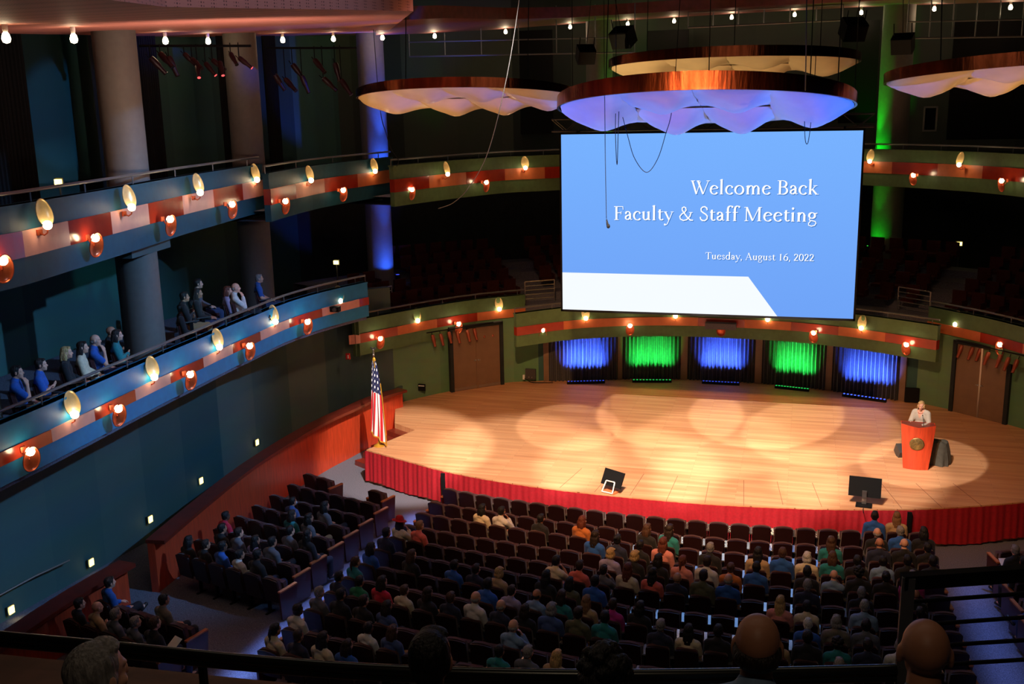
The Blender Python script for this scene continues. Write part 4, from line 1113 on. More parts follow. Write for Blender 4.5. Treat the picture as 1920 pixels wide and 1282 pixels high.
# ------------------------------------------------------------------ spotlight bars
SPOT = {}
def spot_meshes():
    b = MB(); b.lathe([(.06, 0), (.075, .05), (.075, .22), (.055, .30), (.05, .46), (.06, .47)], 14); SPOT['can'] = b
    b = MB(); b.lathe([(0, .47), (.05, .472)], 14); SPOT['lens'] = b
    b = MB(); b.tube([(-.09, 0, .15), (-.09, .0, .15), (-.09, -.02, -.02), (.09, -.02, -.02), (.09, 0, .15)], .008, 5); b.tube([(0, -.02, -.02), (0, -.02, -.12)], .012, 5); SPOT['yoke'] = b
spot_meshes()
CAN = SPOT['can'].mesh('lamp_body', True, [mat('copper_lamp_body', (150, 70, 42), .4, metal=.3)]); CAN_D = SPOT['can'].mesh('lamp_body', True, [mat('dark_red_lamp_body', (44, 12, 13), .45, metal=.2)])
LENS_R = SPOT['lens'].mesh('lens', True, [emitter('red_gel_glow', (255, 90, 90), 1.6)]); LENS_D = SPOT['lens'].mesh('lens', True, [M['black']]); YOKE = SPOT['yoke'].mesh('yoke', True, [M['black']])
def stage_lamp(loc, direction, label, can, lens, group, scale=1.0):
    t = thing('spotlight', label, 'spotlight', tuple(loc), 0, group)
    t.rotation_euler = Vector(direction).to_track_quat('Z', 'Y').to_euler(); t.scale = (scale,) * 3
    link('lamp_body', can, t); link('lens', lens, t); link('yoke', YOKE, t)
for i, (x, y) in enumerate([(811, 628), (826, 626), (841, 622), (857, 622), (876, 619), (889, 616), (903, 612), (919, 610)]):
    P = atz(x, y, 2.95); P = nearer(P, .35)
    stage_lamp(P, (.3, -.25, -.9), f'small copper spotlight, {ORD[i]} from left on the bar above the left doors', CAN, LENS_D, 'spotlights above the left stage doors', .85)
for i, (x, y) in enumerate([(1804, 647), (1824, 651), (1839, 653), (1854, 660), (1877, 665), (1892, 670), (1908, 674)]):
    P = nearer(atz(x, y, 2.95), .35)
    stage_lamp(P, (-.3, -.25, -.9), f'small copper spotlight, {ORD[i]} from left on the bar above the right doors', CAN, LENS_D, 'spotlights above the right stage doors', .85)
for px0, px1, zz, lab in (((800, 624), (925, 604), 3.1, 'left'), ((1796, 638), (1925, 668), 3.1, 'right')):
    a, b = nearer(atz(*px0, zz), .35), nearer(atz(*px1, zz), .35)
    mb = MB(); mb.tube([a, b], .02, 6); tag(obj('light_bar', mb, M['black'], None), f'thin black pipe carrying the spotlights above the {lab} stage doors', 'light bar')
HUNG = []
RED = [(345, 100, 1), (360, 110, 0), (370, 122, 1), (385, 118, 1), (398, 112, 0), (412, 116, 1), (432, 100, 0), (448, 108, 1)]
for i, (x, y, lit) in enumerate(RED):
    P = aty(x, y, 20.5); HUNG.append(P)
    stage_lamp(P, (.5 + .25 * math.sin(i * 2.1), -.1 + .3 * math.cos(i * 1.7), -.6), f'dark red spotlight, {ORD[i]} from left in the cluster by the second column', CAN_D, LENS_R if lit else LENS_D, 'red-lit spotlights in the near cluster', .75)
for i, (x, y) in enumerate([(282, 108), (300, 100), (316, 106), (515, 140), (535, 148), (548, 120), (566, 142), (590, 112), (606, 146), (628, 118), (640, 150)]):
    P = aty(x, y, 24.0 if x > 400 else 20.0); HUNG.append(P)
    g = 'behind the second column' if x > 400 else 'just right of the first column'
    stage_lamp(P, (.45 + .3 * math.sin(i * 1.9), .1 + .3 * math.cos(i * 2.3), -.7), f'unlit dark red spotlight, {ORD[i if x < 400 else i - 3]} from left of those hung {g}', CAN_D, LENS_D, 'unlit spotlights ' + g, .95)
for (x0, y0), (x1, y1), Y, lab in (((262, 86), (470, 86), 20.3, 'near spotlight cluster'), ((500, 90), (668, 90), 24.0, 'second spotlight group')):
    a, b = aty(x0, y0, Y), aty(x1, y1, Y)
    mb = MB(); mb.tube([a, b], .03, 6); [mb.tube([q, (q[0], q[1], max(a[2], b[2]))], .012, 5) for q in HUNG if abs(q[1] - Y) < 1.2]
    tag(obj('light_pipe', mb, M['black'], None), f'black ceiling pipe carrying the {lab}', 'light pipe')

# column uplights: blue on the left column, green on the rear ones
BLUE, GREEN = (0.02, 0.10, 1.0), (0.0, 1.0, 0.02)
def uplight(x, y, z, tx, ty, tz, power, c, label, ang=24):
    t = thing('uplight', label, 'stage light', (x, y, z))
    mb = MB(); mb.lathe([(.07, 0), (.09, .03), (.09, .16), (.07, .18)], 14); obj('lamp_body', mb, M['black'], t, True)
    mb = MB(); mb.lathe([(0, .181), (.06, .182)], 14); obj('lens', mb, emitter('uplight_lens', tuple(int(60 + 195 * v) for v in c), 2.0), t, True)
    l = spot('uplight_beam', (x, y, z + .22), (tx, ty, tz), power * .3, c, 110, .3, .03); adopt(l, t)
    l = spot('uplight_beam', (x, y, z + .24), (tx, ty, z + 4.4), power * 1.6, c, 34, .9, .03); adopt(l, t)
    return t
uplight(CB[0] + .85, CB[1] - .62, ZB - .5, CB[0] + .3, CB[1] - .22, ZB + 1.2, 1300, BLUE, 'small blue uplight at the foot of the upper left column', 80)
uplight(CB[0] + .9, CB[1] - .7, 4.62, CB[0] + .3, CB[1] - .25, 6.0, 620, BLUE, 'small blue uplight at the foot of the lower left column', 80)
uplight(GR[0] - .85, GR[1] - .48, ZC - .3, GR[0] - .34, GR[1] - .25, ZC + 1.4, 620, GREEN, 'small green uplight at the foot of the upper right column', 80)
uplight(GR[0] - .7, GR[1] - .8, 4.9, GR[0] - .2, GR[1] - .3, 6.6, 130, GREEN, 'small green uplight at the foot of the lower right column', 80)
uplight(GL[0] + .85, GL[1] - .5, ZC - .3, GL[0] + .1, GL[1] - .3, ZC + 1.4, 420, GREEN, 'small green uplight at the foot of the column behind the reflectors', 62)

# ------------------------------------------------------------------ hanging cables and microphones, loudspeakers, wall fittings
def cable(name, label, pts, r, m, cat='cable', extra=None):
    L = []
    P = [np.array(p) for p in pts]
    for i in range(len(P) - 1):
        p0, p1, p2, p3 = P[max(i - 1, 0)], P[i], P[i + 1], P[min(i + 2, len(P) - 1)]
        for k in range(8):
            t = k / 8; L.append(.5 * ((2 * p1) + (-p0 + p2) * t + (2 * p0 - 5 * p1 + 4 * p2 - p3) * t * t + (-p0 + 3 * p1 - 3 * p2 + p3) * t ** 3))
    L.append(P[-1])
    mb = MB(); mb.tube(L, r, 6)
    return tag(obj(name, mb, m, None, True), label, cat)
GREY = mat('grey_cable', (34, 33, 32), .7)
cable('hanging_cable', 'long pale cable sweeping down from the ceiling past the left reflector', [aty(x, y, 17.0) for x, y in ((985, -120), (972, 10), (948, 155), (915, 285), (880, 350), (850, 380), (822, 391))], .007, GREY)
cable('hanging_cable', 'slack cable loop hanging in front of the upper left of the screen', [aty(x, y, 22.5) for x, y in ((1160, 190), (1177, 255), (1190, 297), (1212, 323), (1232, 300), (1247, 255), (1262, 190), (1275, 0))], .008, M['black'])
cable('hanging_cable', 'narrow cable loop in front of the screen at upper right', [aty(x, y, 22.5) for x, y in ((1508, 160), (1509, 250), (1513, 270), (1518, 250), (1526, 170), (1530, 100))], .008, M['black'])
cable('hanging_cable', 'straight thin cable dropping to a point left on the screen', [aty(x, y, 22.0) for x, y in ((1155, -60), (1155, 150), (1154, 250), (1157, 309), (1159, 250), (1161, 190))], .008, M['black'])
cable('hanging_cable', 'blue-lit vertical cable right of the rear reflector', [aty(x, y, 20.0) for x, y in ((1513, -60), (1512, 60), (1510, 170))], .012, GREY)
cable('hanging_cable', 'thin cable with a small end weight near the blue upper column', [aty(x, y, 28.0) for x, y in ((700, 52), (712, 200), (724, 250), (734, 280), (747, 300), (744, 312))], .01, GREY)
mic = thing('microphone', 'black choir microphone hanging on a wire before the left of the screen', 'microphone', tuple(aty(1139, 420, 21.0)))
wr = [Vector(aty(x, y, 21.0)) - mic.location for x, y in ((1132, -60), (1133, 120), (1135, 300), (1137, 410))]
mb = MB(); mb.tube(wr, .007, 6); obj('wire', mb, M['black'], mic, True)
mb = MB(); mb.tube([(-.02, 0, .1), (0.0, 0, .0), (.015, 0, -.03)], [.012, .025, .035], 10); mb.blob((.018, 0, -.045), (.038, .038, .045)); obj('capsule', mb, M['black'], mic, True)
def speaker(px, Y, w, h, d, tilt, yaw, label):
    t = thing('loudspeaker', label, 'loudspeaker', tuple(aty(*px, Y)))
    t.rotation_euler = (math.radians(tilt), 0, math.radians(yaw))
    mb = MB(); mb.box((0, 0, 0), (w, d, h)); obj('cabinet', mb, M['black'], t)
    mb = MB(); mb.box((0, -d / 2 - .01, 0), (w * .92, .02, h * .92)); obj('grille', mb, M['black'], t)
    mb = MB()
    for s in (-1, 1): mb.tube([(s * w * .42, 0, h / 2), (s * w * .42, d * .1, h / 2 + .3)], .015, 5)
    mb.tube([(0, 0, h / 2), (0, .6, 4.5)], .01, 5)
    obj('bracket', mb, M['black'], t)
speaker((1168, 70), 31.5, .62, .5, .5, 30, -20, 'black loudspeaker tilted down, left above the rear reflector')
speaker((1098, 102), 30.0, .5, .42, .42, 32, 25, 'black loudspeaker left of the green column behind the reflectors')
speaker((1600, 55), 31.5, .62, .5, .5, 32, 20, 'black loudspeaker tilted down, above the right end of the rear reflector')
speaker((1693, 82), 28.0, .5, .4, .42, 24, -14, 'black loudspeaker in front of the right green column')
for i, (px, Y, lab) in enumerate([((664, 640), 31.9, 'x')][:0]): pass
def fitting(nm, px, wx, wz, m, label, cat, plane, depth=.06, extra=None):
    P = plane(*px)
    t = thing(nm, label, cat, tuple(P))
    mb = MB(); mb.box((0, 0, 0), (wx, depth, wz)); obj('plate', mb, m, t)
    if extra: extra(t)
    return t
def rw(px, py):        # a point on the stage wall's face
    best = min(((abs(project((q[0], q[1], 1.2))[0] - px), i) for i, q in enumerate(fine_rear)))[1]
    return aty(px, py, fine_rear[best][1] - .13)
def sockets(t):
    mb = MB(); mb.box((0, -.04, .06), (.2, .01, .03)); obj('socket_row', mb, M['white'], t)
fitting('socket_panel', (791, 726), .24, .22, M['black'], 'small black socket panel on the green wall by the left doors', 'socket panel', rw, extra=sockets)
def knobs(t):
    mb = MB()
    for x in (-.05, .06): mb.lathe([(.02, 0), (.018, .03)], 10, (x, -.05, -.1), rot=Euler((PI / 2, 0, 0)))
    obj('knobs', mb, M['steel'], t)
fitting('stage_box', (995, 701), .36, .36, M['grey_box'], 'dark connection box on the stage wall left of the curtains', 'stage box', rw, .1, knobs)
fitting('stage_box', (1710, 740), .42, .44, M['black'], 'black connection box on the stage wall right of the curtains', 'stage box', rw, .1)
pl = fitting('plug', (983, 706), .07, .16, M['white'], 'white cable plug hanging beside the left connection box', 'plug', lambda x, y: rw(x, y) - np.array([0, .05, 0]))
cable('power_cable', 'black cable from the left connection box down to the stage floor', [rw(985, 708) - np.array([0, .1, 0]), rw(998, 714) - np.array([0, .15, 0]), (*(rw(1015, 715)[:2] - np.array([0, .2])), STZ + .02), (*(rw(1040, 713)[:2] - np.array([0, .25])), STZ + .02)], .014, M['black'])
fitting('fire_alarm', (652.5, 668), .12, .18, M['red_plastic'], 'small red fire alarm on the teal wall left of the flag', 'fire alarm', lambda x, y: aty(x, y, 27.1), .06, lambda t: obj('strobe', (lambda b: (b.box((.02, -.04, 0), (.04, .03, .1)), b)[1])(MB()), M['white'], t))
fitting('camera_box', (627, 579), .3, .14, M['black'], 'small black camera box on the blue-lit side balcony tiles near its end', 'camera', lambda x, y: nearer(atz(x, y, Za - .14), .35), .16, lambda t: obj('lens', (lambda b: (b.lathe([(.05, 0), (.05, .08), (.04, .09)], 12, (.05, -.06, 0), rot=Euler((PI / 2, 0, 0))), b)[1])(MB()), M['grey_box'], t, True))
fitting('camera_box', (788, 333), .26, .3, M['grey_box'], 'small grey box on the upper balcony tiles left of the screen', 'camera', lambda x, y: nearer(atz(x, y, ZC - .12), .4), .14, lambda t: obj('lens', (lambda b: (b.lathe([(.05, 0), (.05, .08), (.04, .09)], 12, (0, -.05, 0), rot=Euler((PI / 2, 0, 0))), b)[1])(MB()), M['black'], t, True))
# window in the upper rear wall at the right
wq = aty(1744, 223, 42.0)
t = bpy.data.objects.new('window_1', None); COL.objects.link(t); t.location = wq; t['kind'] = 'structure'
mb = MB()
for dx in (-.22, .22): mb.box((dx, 0, 0), (.06, .06, .9))
for dz in (-.43, .43): mb.box((0, 0, dz), (.5, .06, .06))
obj('window_frame', mb, mat('pale_window_frame', (150, 144, 134), .6), t)
mb = MB(); mb.box((0, .02, 0), (.4, .01, .8)); obj('window_pane', mb, M['black'], t)
# catwalk pipes at the rear under the ceiling
for (a, b, Y, lab) in (((768, 106), (1190, 98), 36.0, 'left'), ((1290, 52), (1580, 38), 38.0, 'middle'), ((1700, 72), (1960, 68), 36.0, 'right')):
    p, q = aty(*a, Y), aty(*b, Y)
    g = thing('catwalk_rail', f'dark pipe railing of the {lab} rear catwalk under the ceiling', 'railing', tuple((p + q) / 2))
    mb = MB(); mb.tube([p, q], .03, 6); mb.tube([p + np.array([0, 0, .5]), q + np.array([0, 0, .5])], .025, 6)
    for k in range(7):
        w = p + (q - p) * k / 6
        mb.tube([tuple(w), (w[0], w[1], w[2] + 1.6)], .02, 5)
    obj('rail_pipes', mb, M['rail'], g, False, True)
# dark wall openings of the upper rear wall
for (x0, x1, y0, y1, Y) in ((717, 768, 62, 240, 39.0), (930, 1038, 60, 250, 41.5), (1580, 1640, 40, 230, 41.5), (1790, 1960, 40, 260, 39.0), (1215, 1290, 58, 150, 42.4)):
    a, b = aty(x0, y0, Y), aty(x1, y1, Y)
    mb = MB(); mb.box(((a[0] + b[0]) / 2, Y, (a[2] + b[2]) / 2), (abs(b[0] - a[0]), .1, abs(a[2] - b[2]))); struct('wall_opening', mb, M['black'])
# drapes beside the upper left wall bays
for x0, x1, y0, y1, Xp, lab in ((-20, 55, 66, 380, -13.6, 'far left of the upper balcony'), (180, 262, 66, 370, -13.6, 'behind the first upper column'), (262, 300, 74, 330, -13.7, 'right of the first upper column'), (415, 445, 74, 330, -13.8, 'left of the second upper column'), (500, 522, 74, 330, -13.9, 'right of the second upper column')):
    a, b = atx(x0, (y0 + y1) / 2, Xp), atx(x1, (y0 + y1) / 2, Xp)
    d, vs, fs = 0, [], []
    N = 50
    for i in range(N + 1):
        y = a[1] + (b[1] - a[1]) * i / N
        w = .06 * math.sin(i * 1.3)
        vs += [(Xp + w, y, 8.0), (Xp + w, y, 12.6)]
    for i in range(N): fs.append((2 * i, 2 * i + 2, 2 * i + 3, 2 * i + 1))
    mb = MB(); mb.add(vs, fs); tag(obj('drape', mb, M['black'], None, 'all'), f'tall black drape on the back wall, {lab}', 'drape', 'black drapes on the upper walls')

# ------------------------------------------------------------------ theatre seats
M['seat_shell'] = mat('maroon_seat_shell', (36, 9, 11), 0.5, noise=(8, .15))
M['seat_cloth'] = mat('maroon_seat_cloth', (66, 20, 21), 0.9, noise=(40, .3), sheen=.3)
M['arm_top'] = mat('pale_armrest', (206, 204, 202), 0.13, metal=.85)
M['end_wood'] = mat('seat_end_wood', (70, 20, 16), 0.4, noise=(4, .2), coat=.2)
PITCH = 0.478
def slab_back(w, z0, z1, th, y0, tilt, rtop):
    """upright rounded panel: outline in x-z, leaning back"""
    mb = MB()
    n = 6
    out = [(-w / 2, z0), (w / 2, z0), (w / 2, z1 - rtop)]
    out += [(w / 2 - rtop + rtop * math.cos(a), z1 - rtop + rtop * math.sin(a)) for a in [PI / 2 * i / n for i in range(1, n)]]
    k = 8
    out += [(w / 2 - rtop - (w - 2 * rtop) * i / k, z1 + .018 * math.sin(PI * i / k)) for i in range(k + 1)]
    out += [(-w / 2 + rtop - rtop * math.sin(a), z1 - rtop + rtop * math.cos(a)) for a in [PI / 2 * i / n for i in range(1, n)]]
    out += [(-w / 2, z1 - rtop)]
    f = lambda z: y0 - tilt * (z - z0)
    N = len(out)
    vs = [(x, f(z), z) for x, z in out] + [(x, f(z) + th, z) for x, z in out]
    mb.add(vs, [tuple(range(N)), tuple(range(2 * N - 1, N - 1, -1))] + [(i, (i + 1) % N, N + (i + 1) % N, N + i) for i in range(N)])
    return mb
SEAT = {}
SEAT['back_shell'] = slab_back(.396, .36, .85, .03, .02, .16, .03).mesh('back_shell', True, [M['seat_shell']])
SEAT['backrest'] = slab_back(.388, .44, .865, .07, .05, .16, .06).mesh('backrest', True, [M['seat_cloth']])
_b = MB(); _b.box((0, .19, .58), (.42, .09, .40), Euler((math.radians(10), 0, 0))); SEAT['seat_up'] = _b.mesh('seat', False, [M['seat_cloth']])
_b = MB(); _b.box((0, .31, .42), (.42, .42, .08), Euler((math.radians(4), 0, 0))); SEAT['seat_down'] = _b.mesh('seat', False, [M['seat_cloth']])
_b = MB(); _b.box((PITCH / 2, .20, .66), (.075, .30, .025), Euler((math.radians(5), 0, 0))); SEAT['armrest'] = _b.mesh('armrest', False, [M['arm_top']])
_b = MB(); _b.box((PITCH / 2, .18, .32), (.035, .07, .64)); _b.box((PITCH / 2, .18, .01), (.05, .24, .02)); SEAT['stand'] = _b.mesh('stand', False, [M['black']])
def end_panel(s):
    b = MB(); x = s * PITCH / 2
    vs = [(x + dx, y, z) for dx in (-.02, .02) for y, z in ((-.02, .04), (.40, .04), (.46, .62), (-.06, .62))]
    b.add(vs, [(0, 1, 2, 3), (7, 6, 5, 4), (0, 4, 5, 1), (1, 5, 6, 2), (2, 6, 7, 3), (3, 7, 4, 0)]); return b
SEAT['end_r'] = end_panel(1).mesh('end_panel', False, [M['end_wood']]); SEAT['end_l'] = end_panel(-1).mesh('end_panel', False, [M['end_wood']])
_b = MB(); _b.box((PITCH / 2, .2, .635), (.07, .5, .03)); SEAT['cap_r'] = _b.mesh('end_cap', False, [mat('orange_lit_wood_cap', (190, 112, 66), .35)])  # orange light on the caps is put into their colour
_b = MB(); _b.box((-PITCH / 2, .2, .635), (.07, .5, .03)); SEAT['cap_l'] = _b.mesh('end_cap', False, [bpy.data.materials['orange_lit_wood_cap']])
Y0 = [22.13, 21.11, 20.30, 19.43, 18.64, 17.88, 17.07, 16.34, 15.61, 14.8, 14.0, 13.2, 12.4, 11.6]
def row_y(k, x):
    return Y0[k] + (x - .3) ** 2 / (2 * (25 + .82 * k))
def row_rot(k, x):
    return math.atan((x - .3) / (25 + .82 * k))
def row_z(k):
    return floor_z(row_y(k, 0.3))
SEATS = []          # [block, row, x, index, left end, right end, occupied label or None]
def block(name, k, x0, n, ends=(True, True)):
    for i in range(n):
        SEATS.append({'block': name, 'row': k, 'x': x0 + PITCH * i, 'i': i, 'l': ends[0] and i == 0, 'r': ends[1] and i == n - 1, 'who': None})
for k in range(0, 11):
    block('centre', k, -5.76, 24)
block('centre', 11, -5.76, 5, (True, False))
block('left', 1, -9.75, 2, (False, True)); block('left', 1, -7.55, 1)
for k in range(2, 9):
    block('left', k, -9.75 + (.0 if k < 8 else .1), 6, (False, True))
for k in (11, 12):
    block('near left', k, -9.7, 5, (False, True))
for k in (1, 2, 3, 4, 5, 6):
    block('right', k, 6.95, 2, (True, False))
def seat_at(block_names, k, x):
    c = [s for s in SEATS if s['block'] in block_names and s['row'] == k and s['who'] is None]
    return min(c, key=lambda s: abs(s['x'] - x)) if c else None
def place_seat(s):
    k, x = s['row'], s['x']
    z = s.get('z', floor_z(row_y(k, x)) if 'z' not in s else 0)
    y = s.get('y', row_y(k, x) if 'y' not in s else 0)
    rot = s.get('rot', row_rot(k, x) if 'rot' not in s else 0)
    side = 'left aisle' if s['block'] == 'centre' else ('parapet' if 'left' in s['block'] else 'right aisle')
    if 'lab' in s:
        lab = s['lab']
    else:
        lab = f"{'occupied' if s['who'] else 'empty'} maroon theatre seat, {ORD[k]} row of the {s['block']} block, {ORD[s['i']]} from the {side}"
        if s['block'] == 'left' and k == 1 and s['x'] > -8: lab = 'single empty maroon theatre seat at the aisle end of the left block front row'
    t = thing('theatre_seat', lab, 'theatre seat', (x, y, z), rot, s.get('group', 'maroon theatre seats of the hall'))
    link('back_shell', SEAT['back_shell'], t); link('backrest', SEAT['backrest'], t)
    link('seat', SEAT['seat_down' if s['who'] else 'seat_up'], t)
    if not s['r']:
        link('armrest', SEAT['armrest'], t); link('stand', SEAT['stand'], t)
    else:
        e = link('end_panel', SEAT['end_r'], t); link('end_cap', SEAT['cap_r'], e)
    if s['l']:
        e = link('end_panel', SEAT['end_l'], t); link('end_cap', SEAT['cap_l'], e)
    return t

# the seats of the rear lower balcony: far away, past the three hundred nearest
CH_Z = Zb - .1
mb = MB()
tiers = MB()
def choir(cx, cy, R, a0, a1, n, z, gaps=()):
    for i in range(n):
        if i in gaps: continue
        a = a0 + (a1 - a0) * i / (n - 1)
        x, y = cx + R * math.sin(a), cy + R * math.cos(a)
        if math.hypot(x - CB[0], y - CB[1]) < .95 or x < -11.9: continue
        e = Euler((0, 0, -a))
        for c, d in (((0, -.02, .62), (.44, .07, .5)), ((0, -.26, .42), (.44, .42, .09)), ((.25, -.2, .5), (.04, .34, .22))):
            p = Vector(c); p.rotate(e); mb.box((x + p.x, y + p.y, z + p.z), d, e)
for k in range(5):
    R = 12.35 + .72 * k; z = Zb + .02 + .27 * k
    w = .53 / R
    nA = int((math.radians(58) - math.radians(35)) / w)
    choir(0, 23.8, R, math.radians(-59), math.radians(-36), nA, z)
    nB = int(math.radians(28) / w)
    if k: choir(0, 23.8, R, math.radians(-29), math.radians(-17), int(math.radians(12) / w), z)
    choir(0, 23.8, R, math.radians(17), math.radians(29), int(math.radians(12) / w), z)
    choir(0, 23.8, R, math.radians(36), math.radians(59), nA, z)
    n = 40
    ri, ro_ = R - .56, R + .2
    vs, fs = [], []
    for i in range(n + 1):
        a = math.radians(-64 + 128 * i / n)
        for rr, zz in ((ri, z), (ro_, z), (ro_, 3.0), (ri, 3.0)):
            vs.append((rr * math.sin(a), 23.8 + rr * math.cos(a), zz))
    for i in range(n):
        for e in range(4): fs.append((4 * i + e, 4 * i + 4 + e, 4 * i + 4 + (e + 1) % 4, 4 * i + (e + 1) % 4))
    tiers.add(vs, fs)
tiers.box((0, 33.9, 3.0), (1, .5, .2))
struct('floor_rear_balcony', tiers, M['carpet'])
o = obj('rear_balcony_seating', mb, mat('dark_balcony_seat_cloth', (66, 30, 26), .95, noise=(20, .2), spec=.1), None)
o['kind'] = 'stuff'; tag(o, 'rows of dark maroon seats on the rear lower balcony behind the screen', 'balcony seating')
# white-railed balcony edge pieces and stair rails by the aisles of the rear balcony
def fence(p, q, z, h, lab, bars=4):
    t = thing('guard_rail', lab, 'guard rail', (*((np.array(p) + np.array(q)) / 2), z))
    mb = MB()
    for k in range(bars + 1): mb.tube([(*p, z + h * (1 - .8 * k / bars)), (*q, z + h * (1 - .8 * k / bars))], .022 if k == 0 else .014, 6)
    obj('bars', mb, M['steel'], t, False, True)
    mb = MB()
    for e in (p, q): mb.tube([(*e, z), (*e, z + h)], .02, 6)
    obj('rail_post', mb, M['steel'], t, False, True)
a, b = aty(985, 592, 33.3)[:2], aty(1040, 586, 33.9)[:2]
fence(a, b, Zc + .42, .75, 'grey bar railing by the aisle of the rear balcony, left of the screen')
a, b = aty(1682, 590, 34.2)[:2], aty(1742, 596, 33.4)[:2]
fence(a, b, Zc + .42, .75, 'grey bar railing by the aisle of the rear balcony, right of the screen')
a, b = atz(690, 566, Zb + .75)[:2], atz(735, 556, Zb + .75)[:2]
fence(a, b, Zb + .4, .7, 'grey bar railing where the side balcony meets the rear balcony')
for px, Y, lab in (((876, 457), 38.0, 'yellow aisle light among the rear balcony seats, left of the screen'), ((1799, 457), 38.5, 'yellow aisle light among the rear balcony seats, right of the screen'), ((630, 492), 31.0, 'small yellow light on the wall beyond the seated man in blue'), ((109, 341), 19.5, 'small yellow light at the back of the near upper balcony')):
    q = aty(*px, Y)
    t = thing('aisle_light', lab, 'aisle light', tuple(q))
    mb = MB(); mb.box((0, 0, 0), (.16, .06, .12)); obj('lens', mb, M['step_light'], t)
    mb = MB(); mb.box((0, .05, 0), (.22, .04, .18)); mb.box((0, .05, -.5), (.04, .03, 1.0)); obj('mount', mb, M['grey_box'], t)
    l = point('aisle_glow', (0, -.2, 0), .6, (1, .85, .45), .05); l.parent = t

# ------------------------------------------------------------------ people
DG = None
def remeshed(name, mb, voxel, smooth_it=4, fac=.5):
    me = bpy.data.meshes.new(name + '_raw'); me.from_pydata(mb.v, [], mb.f); me.update()
    o = bpy.data.objects.new('tmp', me); COL.objects.link(o)
    m = o.modifiers.new('r', 'REMESH'); m.mode = 'VOXEL'; m.voxel_size = voxel; m.use_smooth_shade = True
    if smooth_it:
        s = o.modifiers.new('s', 'SMOOTH'); s.factor = fac; s.iterations = smooth_it
    dg = bpy.context.evaluated_depsgraph_get()
    out = bpy.data.meshes.new_from_object(o.evaluated_get(dg))
    out.name = name
    bpy.data.objects.remove(o); bpy.data.meshes.remove(me)
    out.polygons.foreach_set('use_smooth', [True] * len(out.polygons))
    out.materials.clear(); out.materials.append(None)
    return out
V = Vector
def head_shells(mb, c, e=Euler((0, 0, 0)), k=1.0, female=False):
    def B(p, r):
        q = V(p) * k; q.rotate(e); mb.blob(tuple(q + V(c)), tuple(v * k for v in r), e, 18, 12)
    B((0, -.004, .025), (.074, .092, .086)); B((0, .026, -.04), (.059, .068, .078)); B((0, .068, -.092), (.026, .024, .022))
    B((0, .098, -.022), (.011, .019, .024)); B((0, .104, -.034), (.016, .012, .009)); B((0, .078, .02), (.052, .018, .012))
    B((.031, .076, -.004), (.016, .013, .011)); B((-.031, .076, -.004), (.016, .013, .011)); B((0, .089, -.062), (.024, .010, .006)); B((0, .087, -.072), (.020, .010, .007))
    for s in (-1, 1):
        B((s * .040, .052, -.035), (.022, .030, .026)); B((s * .078, -.004, -.010), (.010, .022, .034)); B((s * .070, -.002, -.012), (.012, .016, .022))
def hand_shells(mb, w, f, s, curl=.5, thumb=1):
    """palm and five fingers from wrist w: f along the hand, s towards the thumb"""
    w, f = V(w), V(f).normalized(); s = (V(s) - f * V(s).dot(f)).normalized(); u = f.cross(s)
    if u.z < 0: u = -u
    for i, ln in enumerate((.072, .080, .074, .058)):
        a = w + f * .085 + s * (.030 - .020 * i)
        b = a + f * ln * .5 - u * ln * .15 * curl * 2
        c = b + f * ln * .35 * (1 - curl * .6) - u * ln * .5 * curl * 1.4
        mb.limb([w + s * (.016 - .011 * i), a], [.020, .0125], 8); mb.limb([a, b, c], [.0105, .0095, .0085], 8)
    a = w + f * .025 + s * .022
    mb.limb([a, a + f * .035 + s * .030 - u * .008, a + f * .068 + s * .034 - u * .02], [.015, .0115, .0095], 8)
POSE = {
    'lap': dict(el=(-.20, .11, .71), er=(.20, .11, .71), wl=(-.11, .34, .60), wr=(.11, .34, .60), hl=((.45, .8, -.1), (.6, -.5, 0)), hr=((-.45, .8, -.1), (-.6, -.5, 0)), legs='plain'),
    'folded': dict(el=(-.205, .13, .72), er=(.205, .13, .72), wl=(.02, .25, .74), wr=(-.02, .27, .79), hl=((.9, -.1, .1), (0, .3, 1)), hr=((-.9, -.1, .05), (0, .3, 1)), legs='plain'),
    'chin': dict(el=(-.20, .11, .71), er=(.18, .27, .74), wl=(-.10, .34, .60), wr=(.075, .25, .97), hl=((.5, .8, -.1), (.6, -.5, 0)), hr=((-.35, -.3, .85), (-.6, .5, 0)), legs='crossed'),
    'crossed': dict(el=(-.205, .09, .70), er=(.205, .09, .70), wl=(-.20, .33, .655), wr=(.12, .36, .63), hl=((.1, 1, -.15), (1, 0, 0)), hr=((-.6, .7, -.1), (-.6, -.4, 0)), legs='crossed'),
}
def leg_pts(kind, s):
    if kind == 'crossed' and s > 0: return (.085, .16, .49), (.03, .57, .575), (-.20, .71, .36), (-.25, .83, .40)
    if kind == 'stand': return (s * .085, .0, .90), (s * .095, .02, .48), (s * .10, -.03, .09), (s * .11, .11, .035)
    return (s * .09, .16, .48), (s * .13, .565, .475), (s * .13, .56, .09), (s * .145, .71, .04)
TORSO = {'sit': dict(pel=(0, .13, .50), wst=(0, .10, .66), chs=(0, .06, .85), sh=.965, shy=.055, nk=((0, .05, 1.02), (0, .085, 1.11)), hd=(0, .10, 1.185)),
         'stand': dict(pel=(0, 0, .93), wst=(0, .01, 1.10), chs=(0, 0, 1.28), sh=1.41, shy=-.01, nk=((0, -.005, 1.46), (0, .02, 1.55)), hd=(0, .035, 1.62))}
